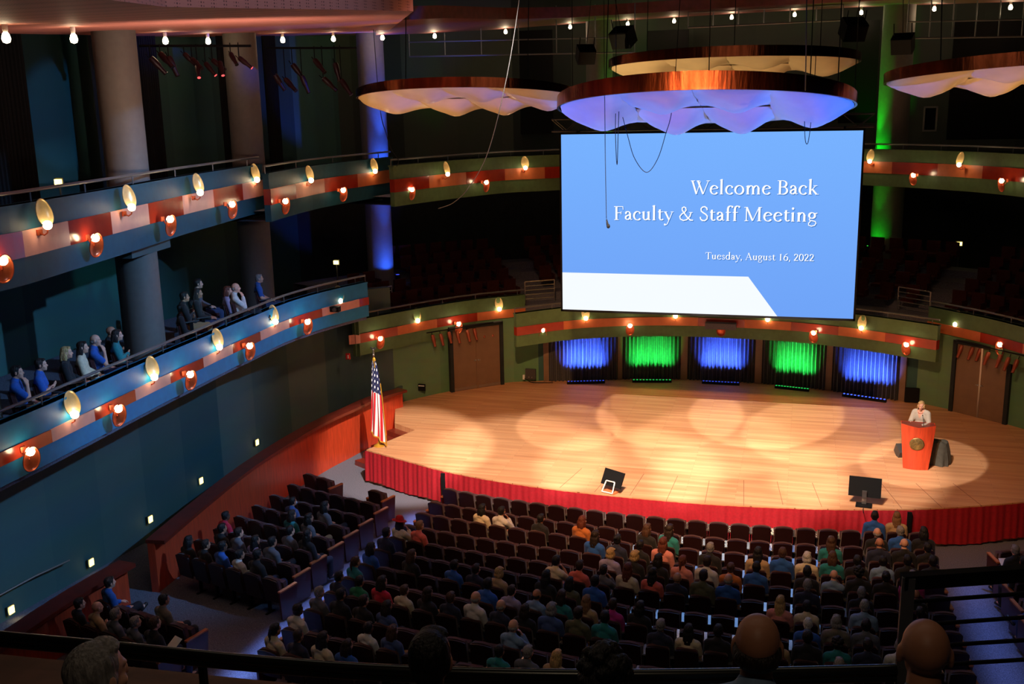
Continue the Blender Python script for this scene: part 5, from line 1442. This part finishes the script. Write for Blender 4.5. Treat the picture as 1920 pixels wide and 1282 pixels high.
def build_body(name, pose, tor='sit', voxel=.0075, yaw=0.0, nod=0.0, w=1.0):
    T, p = TORSO[tor], POSE[pose]
    mb = MB()
    mb.blob(T['pel'], (.155 * w, .12, .12)); mb.blob(T['wst'], (.135 * w, .10, .13)); mb.blob(T['chs'], (.16 * w, .105, .16))
    mb.limb([(-.15 * w, T['shy'], T['sh']), (.15 * w, T['shy'], T['sh'])], [.062, .062], 12)
    mb.limb([T['nk'][0], T['nk'][1]], [.062, .053], 14)
    mb.limb([(-.09, T['shy'], T['sh'] + .02), T['nk'][0], (.09, T['shy'], T['sh'] + .02)], [.05, .058, .05], 10)
    head_shells(mb, T['hd'], Euler((nod, 0, yaw)))
    for s, e, wv, hd in ((-1, 'el', 'wl', 'hl'), (1, 'er', 'wr', 'hr')):
        sh = (s * .175 * w, T['shy'], T['sh'] - .01)
        mb.limb([sh, p[e]], [.056, .043], 12); mb.limb([p[e], p[wv]], [.042, .028], 12)
        hand_shells(mb, p[wv], p[hd][0], p[hd][1])
    for s in (-1, 1):
        h, k, a, t = leg_pts(p['legs'], s)
        mb.limb([h, k], [.085, .060], 12); mb.limb([k, V(k).lerp(V(a), .35), a], [.056, .057, .036], 12); mb.limb([a, t], [.038, .032], 10)
    return remeshed(name, mb, voxel, 3)
def build_shirt(name, pose, tor='sit', sleeve=1.0, w=1.0, voxel=.012, g=.014):
    T, p = TORSO[tor], POSE[pose]
    mb = MB()
    mb.blob(T['pel'], (.155 * w + g, .12 + g, .10 + g)); mb.blob(T['wst'], (.142 * w + g, .105 + g, .14 + g)); mb.blob(T['chs'], (.163 * w + g, .106 + g, .165 + g))
    mb.limb([(-.15 * w, T['shy'], T['sh']), (.15 * w, T['shy'], T['sh'])], [.064 + g, .064 + g], 14)
    mb.limb([(-.10, T['shy'], T['sh'] + .015), tuple(V(T['nk'][0]) + V((0, -.004, 0))), (.10, T['shy'], T['sh'] + .015)], [.056 + g, .066 + g, .056 + g], 12)
    mb.limb([tuple(V(T['nk'][0]) + V((0, -.004, 0))), tuple(V(T['nk'][0]).lerp(V(T['nk'][1]), .36))], [.066 + g, .058 + g], 14)
    for s, e, wv in ((-1, 'el', 'wl'), (1, 'er', 'wr')):
        sh = V((s * .175 * w, T['shy'], T['sh'] - .01)); E_ = V(p[e]); W_ = V(p[wv])
        if sleeve >= 1: mb.limb([sh, E_], [.060 + g, .048 + g], 12); mb.limb([E_, E_.lerp(W_, .93)], [.048 + g, .034 + g], 12)
        else: mb.limb([sh, sh.lerp(E_, .72)], [.060 + g, .054 + g], 12)
    return remeshed(name, mb, voxel, 5)
def build_trousers(name, pose, tor='sit', voxel=.012, g=.013):
    T, p = TORSO[tor], POSE[pose]
    mb = MB(); mb.blob(T['pel'], (.165 + g, .125 + g, .10 + g))
    for s in (-1, 1):
        h, k, a, t = leg_pts(p['legs'], s)
        mb.limb([h, k], [.088 + g, .064 + g], 12); mb.limb([k, V(k).lerp(V(a), .9)], [.064 + g, .046 + g], 12)
    return remeshed(name, mb, voxel, 4)
def build_shoes(name, pose):
    p = POSE[pose]; mb = MB()
    for s in (-1, 1):
        h, k, a, t = leg_pts(p['legs'], s)
        mb.limb([V(a) + V((0, -.02, -.03)), t], [.045, .040], 10)
    return remeshed(name, mb, .012, 2)
def build_hair(name, style, e=Euler((0, 0, 0)), voxel=.008, rough=0.0, c=(0, 0, 0)):
    mb = MB()
    def B(p, r, ee=None):
        q = V(p); q.rotate(e); q = q + V(c); mb.blob(tuple(q), r, e, 18, 12)
    if style != 'fringe':
        B((0, -.016, .034), (.081, .094, .086)); B((0, -.05, -.025), (.068, .048, .062)); B((.052, -.012, .0), (.034, .05, .055)); B((-.052, -.012, .0), (.034, .05, .055)); B((0, .040, .088), (.058, .042, .024))
    if style == 'fringe':
        B((0, -.040, -.020), (.080, .064, .050)); B((.060, -.012, -.010), (.022, .045, .040)); B((-.060, -.012, -.010), (.022, .045, .040))
    if style in ('long', 'verylong'):
        d = -.17 if style == 'verylong' else -.09
        B((0, -.070, d * .6), (.092, .050, .12)); B((0, -.092, d), (.088, .036, .12)); B((.070, -.030, -.07), (.030, .045, .10)); B((-.070, -.030, -.07), (.030, .045, .10))
        if style == 'verylong': B((0, -.100, -.25), (.080, .030, .11))
    if style == 'bob':
        B((0, -.040, -.045), (.092, .070, .080)); B((.072, .005, -.035), (.024, .050, .072)); B((-.072, .005, -.035), (.024, .050, .072)); B((.03, .062, .070), (.05, .03, .026))
    if style == 'tail':
        B((0, -.105, .030), (.030, .030, .032)); B((0, -.125, -.045), (.026, .026, .075)); B((0, -.120, -.12), (.018, .018, .06))
    if style == 'bun':
        B((0, -.095, .065), (.040, .036, .038))
    if style == 'curly':
        rnd = random.Random(3)
        for i in range(60):
            th, ph = rnd.random() * 2 * PI, rnd.random() * 1.9
            d = V((math.sin(ph) * math.cos(th) * .088, math.sin(ph) * math.sin(th) * .098 - .02, math.cos(ph) * .095 + .035))
            if d.y > .06 and d.z < .06: continue
            B(tuple(d), (.022, .022, .022))
    if rough:
        rnd = random.Random(5)
        for i in range(rough if rough > 1 else 90):
            th, ph = rnd.random() * 2 * PI, rnd.random() * 2.0
            d = V((math.sin(ph) * math.cos(th) * .083, math.sin(ph) * math.sin(th) * .096 - .016, math.cos(ph) * .090 + .034))
            if d.y > .05 and d.z < .07: continue
            B(tuple(d), (.012, .012, .016))
    return remeshed(name, mb, voxel, 3)
MESH = {}
for ps in POSE:
    MESH['body', ps] = build_body('body', ps, w=.93)
    MESH['shirt', ps, 1] = build_shirt('shirt', ps, sleeve=1.0, w=.93, g=.011)
    MESH['shirt', ps, 0] = build_shirt('shirt', ps, sleeve=.5, w=.93, g=.011)
    MESH['trousers', ps] = build_trousers('trousers', ps)
    MESH['shoes', ps] = build_shoes('shoes', ps)
for stl in ('short', 'long', 'verylong', 'fringe', 'bob', 'tail', 'bun', 'curly'):
    MESH['hair', stl] = build_hair('hair', stl)
HAIRC = {n: mat(n.replace(' ', '_') + '_hair', c, .55, noise=(70, .45), stretch=(1, 1, .22), bump=.9) for n, c in {'black': (20, 18, 18), 'dark brown': (40, 28, 22), 'brown': (78, 52, 36), 'auburn': (104, 50, 32), 'light brown': (134, 98, 64), 'blonde': (196, 160, 104), 'grey': (140, 136, 134), 'white': (214, 210, 204)}.items()}
SHIRTC = {n: mat(n.replace(' ', '_') + '_cloth', c, .85, noise=(24, .12), sheen=.15) for n, c in {'white': (214, 210, 202), 'cream': (222, 206, 172), 'tan': (186, 156, 116), 'black': (24, 24, 27), 'navy': (32, 38, 64), 'blue': (36, 92, 176), 'light blue': (124, 154, 190), 'denim blue': (62, 86, 140), 'teal': (30, 128, 132), 'green': (22, 126, 84), 'grey': (96, 98, 106), 'olive': (92, 92, 66), 'magenta': (186, 40, 136), 'red': (206, 28, 60), 'coral': (228, 108, 94), 'pink': (224, 142, 130), 'orange': (194, 112, 50), 'lavender': (156, 146, 178), 'patterned': (120, 112, 100)}.items()}
SKINC = {'l': mat('light_skin', (224, 168, 140), .5), 'm': mat('tan_skin', (186, 128, 98), .5), 'd': mat('dark_skin', (104, 66, 48), .5)}
TROUS = [mat('dark_trousers', (34, 34, 42), .85), mat('denim_trousers', (50, 64, 100), .85), mat('khaki_trousers', (150, 124, 88), .85)]
SHOE = [mat('dark_shoe', (30, 26, 24), .5), mat('pale_shoe', (190, 180, 165), .5)]
def wear(o, m):
    o.material_slots[0].link = 'OBJECT'
    o.material_slots[0].material = m
    return o
def person(loc, rot, label, style, hc, sc, skin='l', pose='lap', sleeve=1, tr=0, k=1.0, group=None):
    t = thing('person', label, 'person', loc, rot, group)
    t.scale = (k, k, k)
    wear(link('body', MESH['body', pose], t), SKINC[skin])
    wear(link('shirt', MESH['shirt', pose, sleeve], t), SHIRTC[sc])
    wear(link('trousers', MESH['trousers', pose], t), TROUS[tr])
    wear(link('shoes', MESH['shoes', pose], t), SHOE[tr == 2])
    if style != 'bald':
        wear(link('hair', MESH['hair', style], t, TORSO['sit']['hd']), HAIRC[hc])
    return t
# (x, y of the head in the photograph, hair style, hair colour, shirt, skin, pose)
CROWD = '''931 965 short black white m chin|890 962 long black cream m lap|998 975 short black black m crossed|1066 984 long auburn orange l lap|1090 1014 verylong dark_brown blue l lap|1134 1012 bun black navy m lap|1175 1020 short black black d lap|1193 1000 long brown black l lap|1127 1047 bob blonde lavender l lap|1171 1045 bob blonde black l lap
1017 1061 short black cream m chin|1055 1072 short dark_brown coral l folded|1098 1069 short dark_brown grey l chin|914 1078 bob blonde tan l lap|1152 1078 verylong auburn cream l lap|1194 1080 verylong black coral m lap|1049 1095 long black olive m lap|960 1091 short dark_brown lavender l folded|998 1095 verylong black black m lap|999 1115 fringe black light_blue m lap
897 1104 short black blue d lap|946 1117 long dark_brown teal l lap|894 1130 fringe grey white l lap|943 1149 fringe grey navy l lap|990 1153 long dark_brown black m lap|1036 1165 bob grey denim_blue l lap|975 1191 fringe grey light_blue l chin|905 1221 short black teal m lap|955 1234 short grey grey l lap|1002 1236 long blonde tan l lap|1049 1221 long black blue m lap|1084 1161 short dark_brown olive l lap
1092 1136 verylong light_brown tan l lap|1095 1104 short black blue m lap|1145 1132 short dark_brown magenta m folded|1201 1146 long black black d lap|1145 1180 short black teal d lap|1250 1183 short grey navy l lap|1307 1189 verylong black cream m lap|1332 1178 short black black d lap|1353 1195 short grey pink l lap|1241 1081 fringe light_brown navy l lap|1262 1061 tail auburn pink l lap|1304 1064 short dark_brown white l lap
1354 1064 bun brown orange l lap|1285 1093 short dark_brown olive m crossed|1214 1057 long black black m lap|1221 1029 verylong auburn pink l lap|1240 1010 verylong dark_brown teal l lap|1347 1039 short grey black m lap|1397 1046 verylong black tan m lap|1441 1051 short brown blue l lap|1439 1070 short black blue d lap|1383 1106 fringe grey blue l lap|1486 1049 bob white cream l lap|1490 1070 short black black d lap
1529 1057 long brown teal l lap|1545 1076 bald grey light_blue l chin|1579 1027 verylong brown teal l lap|1576 1059 short black black d lap|1633 968 short black blue m crossed|1687 974 verylong light_brown tan l lap|1623 995 fringe grey black l lap|1674 995 short grey blue l lap|1629 1020 bald grey navy m lap|1676 1026 bald grey black l lap|1629 1049 short black light_blue m lap|1676 1049 short black black d lap
1597 1081 curly black black d lap|1640 1081 bun black black m lap|1684 1081 short grey magenta m lap|1533 1110 short grey navy l lap|1529 1125 short black cream d lap|1476 1134 verylong blonde pink l lap|1639 1113 short grey black l crossed|1520 1170 short white blue l lap|1571 1180 bob grey patterned l lap|1480 1206 short dark_brown tan l lap|1534 1210 short black black d lap|1587 1210 curly black teal d lap|1572 1231 short grey grey l lap|1635 1148 short grey light_blue l lap
1636 1185 short black grey m lap|1643 1203 short dark_brown navy l lap|1738 1113 bald grey black m crossed|1742 1146 short black navy d lap|1676 1225 short grey white l lap|1723 998 long black black m lap|1722 1022 short black black m lap|1729 1050 short black black d lap|1904 1020 short grey black l crossed|1867 1052 short black black m lap|1910 1048 short grey black l lap|1912 1118 long dark_brown green m crossed
650 1053 tail brown teal l lap|627 1071 short black navy m lap|656 1086 short black green m lap|576 1106 short grey grey l lap|625 1124 short black black m lap|661 1136 short dark_brown black l lap|543 1151 short black white d lap|498 1173 tail black cream m lap|531 1192 short dark_brown navy m lap|576 1204 long black cream m lap|627 1212 long dark_brown blue l lap|669 1174 short black white d lap
708 1102 long dark_brown red l lap|750 1104 short brown cream l lap|802 1123 long dark_brown black m folded|845 1132 short brown navy m lap|697 1138 long dark_brown denim_blue m lap|710 1193 long brown denim_blue l crossed|828 1067 short black blue d lap|871 1068 short dark_brown navy l lap|771 1048 long brown black l lap|740 984 long black cream m chin|776 988 short light_brown coral l lap|717 1008 short black navy m lap|681 1037 long black blue m lap
387 971 short black red d lap|410 988 short black black m lap|435 995 short dark_brown grey l lap|461 1002 verylong black lavender m lap|344 1002 long black black d lap|365 1010 short dark_brown black m lap|393 1032 short black blue d lap|449 1040 bun black white m lap|420 1046 short black black d lap|497 1009 short black grey m crossed|531 992 short black grey l lap|528 965 long dark_brown teal m lap|558 970 long black grey m crossed|566 934 short black denim_blue m lap|596 948 long black grey m crossed|564 1006 verylong black black m lap
190 1097 short dark_brown blue l crossed|175 1127 bald grey tan l folded|300 1114 short black patterned m lap|93 1160 short dark_brown black l lap|161 1182 short grey grey l lap|203 1195 short grey grey l lap|289 1184 short brown black l lap'''
rnd = random.Random(11)
LECT = atz(1716, 876, STZ)
def row_of(px, py):
    best = None
    for k in range(len(Y0)):
        z = .067 * max(0, 22.6 - Y0[k])
        P = atz(px, py, z + 1.15)
        P = atz(px, py, floor_z(P[1] - .12) + 1.15)
        if P[0] < -6.6 and k in (9, 10, 13): continue
        e = abs(P[1] - row_y(k, P[0]) - .12)
        if best is None or e < best[0]: best = (e, k, P[0])
    return best[1], best[2]
for line in CROWD.replace('\n', '|').split('|'):
    px, py, style, hc, sc, skin, pose = line.split()
    px, py = float(px), float(py)
    hc, sc = hc.replace('_', ' '), sc.replace('_', ' ')
    k, x = row_of(px, py)
    blk = ('left', 'near left') if x < -6.6 else (('right',) if x > 6.2 else ('centre',))
    s = seat_at(blk, k, x)
    if s is None or abs(s['x'] - x) > 1.2:
        continue
    hair = {'bald': 'bald head', 'fringe': f'balding {hc} hair', 'bob': f'short {hc} bob', 'tail': f'{hc} ponytail', 'bun': f'{hc} bun', 'curly': f'curly {hc} hair', 'long': f'long {hc} hair', 'verylong': f'very long {hc} hair', 'short': f'short {hc} hair'}[style]
    where = {'centre': 'centre', 'left': 'left', 'near left': 'lower left', 'right': 'right'}[s['block']]
    s['who'] = sc
    rot = row_rot(k, s['x'])
    y = row_y(k, s['x']); yaw = math.atan2(LECT[0] - s['x'], LECT[1] - y)
    rot = .55 * rot + .45 * max(-.7, min(.45, -yaw)) + rnd.uniform(-.08, .08)
    lab = f"person with {hair}, {sc} top, {where} block, {ORD[k]} row, {ORD[s['i']]} seat"
    person((s['x'] - .06 * math.sin(rot), y + .06, floor_z(y)), rot, lab, style, hc, sc, skin, pose, rnd.choice((0, 1)) if sc not in ('black', 'navy', 'grey') else 1, rnd.choice((0, 0, 1, 1, 2)), rnd.uniform(.94, 1.03), 'audience seated in the hall')
# a wide red hat on one of them
p = [o for o in bpy.data.objects if o.name.startswith('person') and o.get('label', '').startswith('person with long black hair, cream top') and 'fifth row' in o['label']]
if p:
    mb = MB(); mb.lathe([(.165, .0), (.16, .012), (.09, .02), (.086, .08), (.06, .115), (0, .12)], 24, (0, -.02, 0), rot=Euler((-.25, 0, 0)))
    o = obj('hat', mb, mat('red_felt_hat', (200, 24, 22), .8), p[0], True, label='wide red felt hat'); o.location = V(TORSO['sit']['hd']) + V((0, -.02, .05))
def of(text):
    return next((o for o in bpy.data.objects if o.name.startswith('person') and text in o.get('label', '')), None)
# a pale blue face mask in the left block, sheets of paper held in laps
q = of('short black hair, denim blue top, left block')
if q:
    mb = MB(); mb.blob((0, .088, -.055), (.042, .032, .040)); o = obj('face_mask', mb, mat('pale_blue_mask', (150, 196, 224), .8), q, 'all'); o.location = TORSO['sit']['hd']
for key, dx, lab in (('short grey hair, black top, right block', 0, 'white sheet of paper held by the grey-haired person right of the aisle'), ('short brown hair, black top, lower left block', 0, 'white leaflet held by the brown-haired person at the lower left')):
    q = of(key)
    if q:
        p = V((.0, .40, .68)); p.rotate(q.rotation_euler)
        mb = MB(); mb.box((0, 0, 0), (.21, .29, .004), Euler((math.radians(35), 0, 0)))
        o = obj('paper_sheet', mb, M['white'], None); o.location = V(q.location) + p; o.rotation_euler = q.rotation_euler; tag(o, lab, 'paper')
# people along the side balcony rail
SIDE = '''32 702 short black blue l chin|77 688 short dark_brown blue l folded|125 665 long blonde black l lap|155 655 verylong dark_brown cream l lap|179 642 fringe grey blue l chin|220 632 long dark_brown teal l folded|255 608 bald grey black m folded|326 585 short black black m lap|362 575 short black black l lap|371 553 long dark_brown black m lap|346 560 short black black m folded|372 535 short dark_brown grey l lap|427 548 long auburn lavender l lap|442 543 fringe grey white l chin|486 525 short grey blue l lap'''
for i, line in enumerate(SIDE.split('|')):
    px, py, style, hc, sc, skin, pose = line.split()
    px, py = float(px), float(py); hc, sc = hc.replace('_', ' '), sc.replace('_', ' ')
    back = (px, py) in ((371, 553), (346, 560), (372, 535), (442, 543))
    z = Za - .4 + (.25 if back else 0)
    P = atz(px, py, z + 1.14)
    rot = -math.radians(62 - 0.9 * (P[1] - 13)) + rnd.uniform(-.1, .1)
    hair = {'bald': 'bald head', 'fringe': f'balding {hc} hair', 'long': f'long {hc} hair', 'verylong': f'long {hc} hair', 'short': f'short {hc} hair'}[style]
    f = V((0, .10, 0)); f.rotate(Euler((0, 0, rot)))
    loc = (P[0] - f.x, P[1] - f.y, z)
    if math.hypot(loc[0] - C2[0], loc[1] - C2[1]) < 1.15: loc = (C2[0] + .95, C2[1] - .65, z)
    if math.hypot(loc[0] - C1[0], loc[1] - C1[1]) < 1.25: loc = (loc[0] + .1, C1[1] + (1.3 if loc[1] > C1[1] else -1.15), z)
    lab = f"person with {hair} in {sc}, {ORD[i]} from left at the side balcony rail"
    person(loc, rot, lab, style, hc, sc, skin, pose, 0 if sc == 'blue' else 1, rnd.choice((0, 1, 2)), 1.0, 'people watching from the side balcony')
    SEATS.append({'block': 'side', 'row': 0, 'x': loc[0], 'y': loc[1], 'z': z, 'rot': rot, 'i': i, 'l': False, 'r': False, 'who': sc, 'lab': f'maroon seat on the side balcony, {ORD[i]} occupied one from the left', 'group': 'occupied seats on the side balcony'})
    if back:
        mb = MB(); mb.box((loc[0], loc[1] + .25, z - .125), (1.0, 1.0, .25)); struct('floor_riser', mb, M['carpet'])
for s in SEATS:
    place_seat(s)

# ------------------------------------------------------------------ the speaker at the lectern
POSE['speak'] = dict(el=(-.235, .07, 1.13), er=(.235, .07, 1.13), wl=(-.16, .30, 1.14), wr=(.16, .30, 1.14), hl=((.3, .9, -.15), (.7, -.3, 0)), hr=((-.3, .9, -.15), (-.7, -.3, 0)), legs='stand')
lx = Vector(lc.location)
sp_rot = PI - math.radians(24)
w = thing('person', 'smiling person with blonde bob in a white wrap top speaking behind the lectern', 'person', (lx.x + .10, lx.y + .42, STZ), sp_rot)
w.scale = (.98, .98, .955)
wear(link('body', build_body('body', 'speak', 'stand', .0055, yaw=.25, nod=-.05, w=.95), w), SKINC['l'])
def open_neck(me):
    """the wrap top is open in a v at the throat"""
    bm = bmesh.new(); bm.from_mesh(me)
    kill = [v for v in bm.verts if v.co.y > .03 and v.co.z > 1.27 and abs(v.co.x) < (v.co.z - 1.27) * .42]
    bmesh.ops.delete(bm, geom=kill, context='VERTS'); bm.to_mesh(me); bm.free(); return me
wear(link('wrap_top', open_neck(build_shirt('wrap_top', 'speak', 'stand', 1.0, .95, .009, .016)), w), mat('ivory_crepe', (192, 182, 166), .85))
wear(link('trousers', build_trousers('trousers', 'speak', 'stand'), w), TROUS[0])
wear(link('shoes', build_shoes('shoes', 'speak'), w), SHOE[0])
he = Euler((-.05, 0, .25))
h = wear(link('hair', build_hair('hair', 'bob', he, .006), w, TORSO['stand']['hd']), HAIRC['blonde'])
mb = MB()
for s in (-1, 1):
    q = V((s * .031, .090, -.003)); q.rotate(he); mb.blob(tuple(q), (.009, .005, .005))
o = obj('eyes', mb, M['black'], w, 'all'); o.location = TORSO['stand']['hd']
mb = MB(); q = V((0, .101, -.066)); q.rotate(he); mb.blob(tuple(q), (.022, .005, .0055), he)
o = obj('lips', mb, mat('lip_rose', (176, 72, 70), .4), w, 'all'); o.location = TORSO['stand']['hd']
mb = MB()
for i in range(17):
    a = -1.2 + 2.4 * i / 16
    mb.blob((.062 * math.sin(a), .035 + .055 * math.cos(a), 1.43 - .03 * math.cos(a)), (.006, .006, .006), nu=8, nv=6)
obj('necklace', mb, mat('coral_beads', (196, 70, 50), .35), w, 'all')

# ------------------------------------------------------------------ the balcony in front of the camera: rail, gate, heads
FB = 6.95
rail = [atz(x, y, 7.70) for x, y in [(-140, 1170), (0, 1184), (210, 1203), (420, 1224), (600, 1239), (760, 1248), (960, 1254), (1160, 1256), (1400, 1253), (1680, 1246)]]
L = smooth_line([p[:2] for p in rail], 4)
t = thing('balcony_rail', 'dark flat-topped rail of the nearest balcony across the bottom of the picture', 'railing', (L[len(L) // 2][0], L[len(L) // 2][1], 7.7))
mb = MB(); mb.tube([(p[0], p[1], 7.675) for p in L], .027, 12); mb.tube([(p[0], p[1], 7.642) for p in L], .024, 10); obj('top_rail', mb, mat('dark_satin_rail', (60, 62, 60), .28, metal=.8), t, True, True)
mb = MB()
for i in range(3, len(L), 8): mb.box((L[i][0], L[i][1] + .03, 7.56), (.03, .03, .2))
obj('rail_post', mb, M['black'], t, world=True)
t = thing('balcony_fascia', 'brown parapet of the nearest balcony just under its rail, at the bottom edge', 'balcony front', (L[len(L) // 2][0], L[len(L) // 2][1], 7.5))
mb = MB(); mb.wall(offset_line(L, -.12), 7.40, 7.46, .30, 1); obj('cap', mb, mat('brown_parapet_cap', (112, 74, 56), .5, noise=(6, .2)), t, world=True)
mb = MB(); mb.wall(offset_line(L, -.06), FB - .6, 7.41, .18, 1); obj('upper_panel', mb, M['dark_wall'], t, world=True)
mb = MB(); mb.add([(-6, -2, FB), (9, -2, FB)] + [(p[0], p[1], FB) for p in reversed(L)], [tuple(range(2 + len(L)))]); struct('floor_near_balcony', mb, M['carpet'])
# gate-like guard rail at the head of the aisle, lower right
gA, gB = atz(1693, 1078, 8.10), atz(1990, 1058, 8.10)
def on_gate(px, py):
    d = ray(px, py); n = np.array([gB[1] - gA[1], -(gB[0] - gA[0]), 0]); s = ((gA - CAM_POS) @ n) / (d @ n); return CAM_POS + d * s
t = thing('guard_rail', 'black guard rail with four thin bars in front of the blue aisle, lower right', 'guard rail', (gA[0], gA[1], FB))
mb = MB(); d = gB - gA; mb.box(tuple((gA + gB) / 2 - np.array([0, 0, .03])), (np.linalg.norm(d), .05, .065), Euler((0, 0, math.atan2(d[1], d[0])))); obj('top_rail', mb, bpy.data.materials['dark_satin_rail'], t, world=True)
for a, b in (((1706, 1128), (1940, 1111)), ((1712, 1172), (1940, 1155.5)), ((1712, 1213), (1940, 1198.5)), ((1712, 1249), (1940, 1235))):
    mb = MB(); mb.tube([on_gate(*a), on_gate(*b)], .010, 8); obj('bar', mb, M['black'], t, True, True)
p0, p1 = on_gate(1701, 1080), on_gate(1693, 1262)
mb = MB(); mb.box(((p0[0] + p1[0]) / 2, p0[1], (p0[2] + FB) / 2), (.055, .05, p0[2] - FB)); obj('rail_post', mb, M['rail'], t, world=True)
# heads of the people seated in front of the camera
def near_person(px, py, zc, label, style, hc, sc, skin, k=1.0, pose='lap', rot=0.0, rough=0):
    P = atz(px, py, zc)
    f = V((0, .10, 0)); f.rotate(Euler((0, 0, rot)))
    z = zc - 1.19 * k
    t = thing('person', label, 'person', (P[0] - f.x, P[1] - f.y, z), rot, 'people seated in front of the camera')
    t.scale = (k, k, k)
    wear(link('body', MESH['body', pose], t), SKINC[skin]); wear(link('shirt', MESH['shirt', pose, 1], t), SHIRTC[sc])
    wear(link('trousers', MESH['trousers', pose], t), TROUS[0]); wear(link('shoes', MESH['shoes', pose], t), SHOE[0])
    if style != 'bald':
        wear(link('hair', build_hair('hair', style, voxel=.005, rough=rough) if rough else MESH['hair', style], t, TORSO['sit']['hd']), HAIRC[hc])
near_person(172, 1268, 8.02, 'near person with grey tousled hair at the bottom left corner', 'short', 'grey', 'black', 'l', 1.22, rot=-.3)
near_person(808, 1232, 8.12, 'near person with short black hair and visible ears, bottom centre left', 'short', 'black', 'black', 'm', 1.0)
near_person(1136, 1266, 8.07, 'near person with dark curly hair, bottom centre', 'curly', 'black', 'black', 'd', 1.0, rough=120)
near_person(1420, 1212, 8.10, 'near balding person with dark fringe and pale collar, bottom right of centre', 'fringe', 'dark brown', 'light blue', 'm', 1.16)
near_person(1736, 1226, 8.08, 'near bald person in a grey shirt at the lower right', 'bald', 'grey', 'grey', 'm', 1.20)
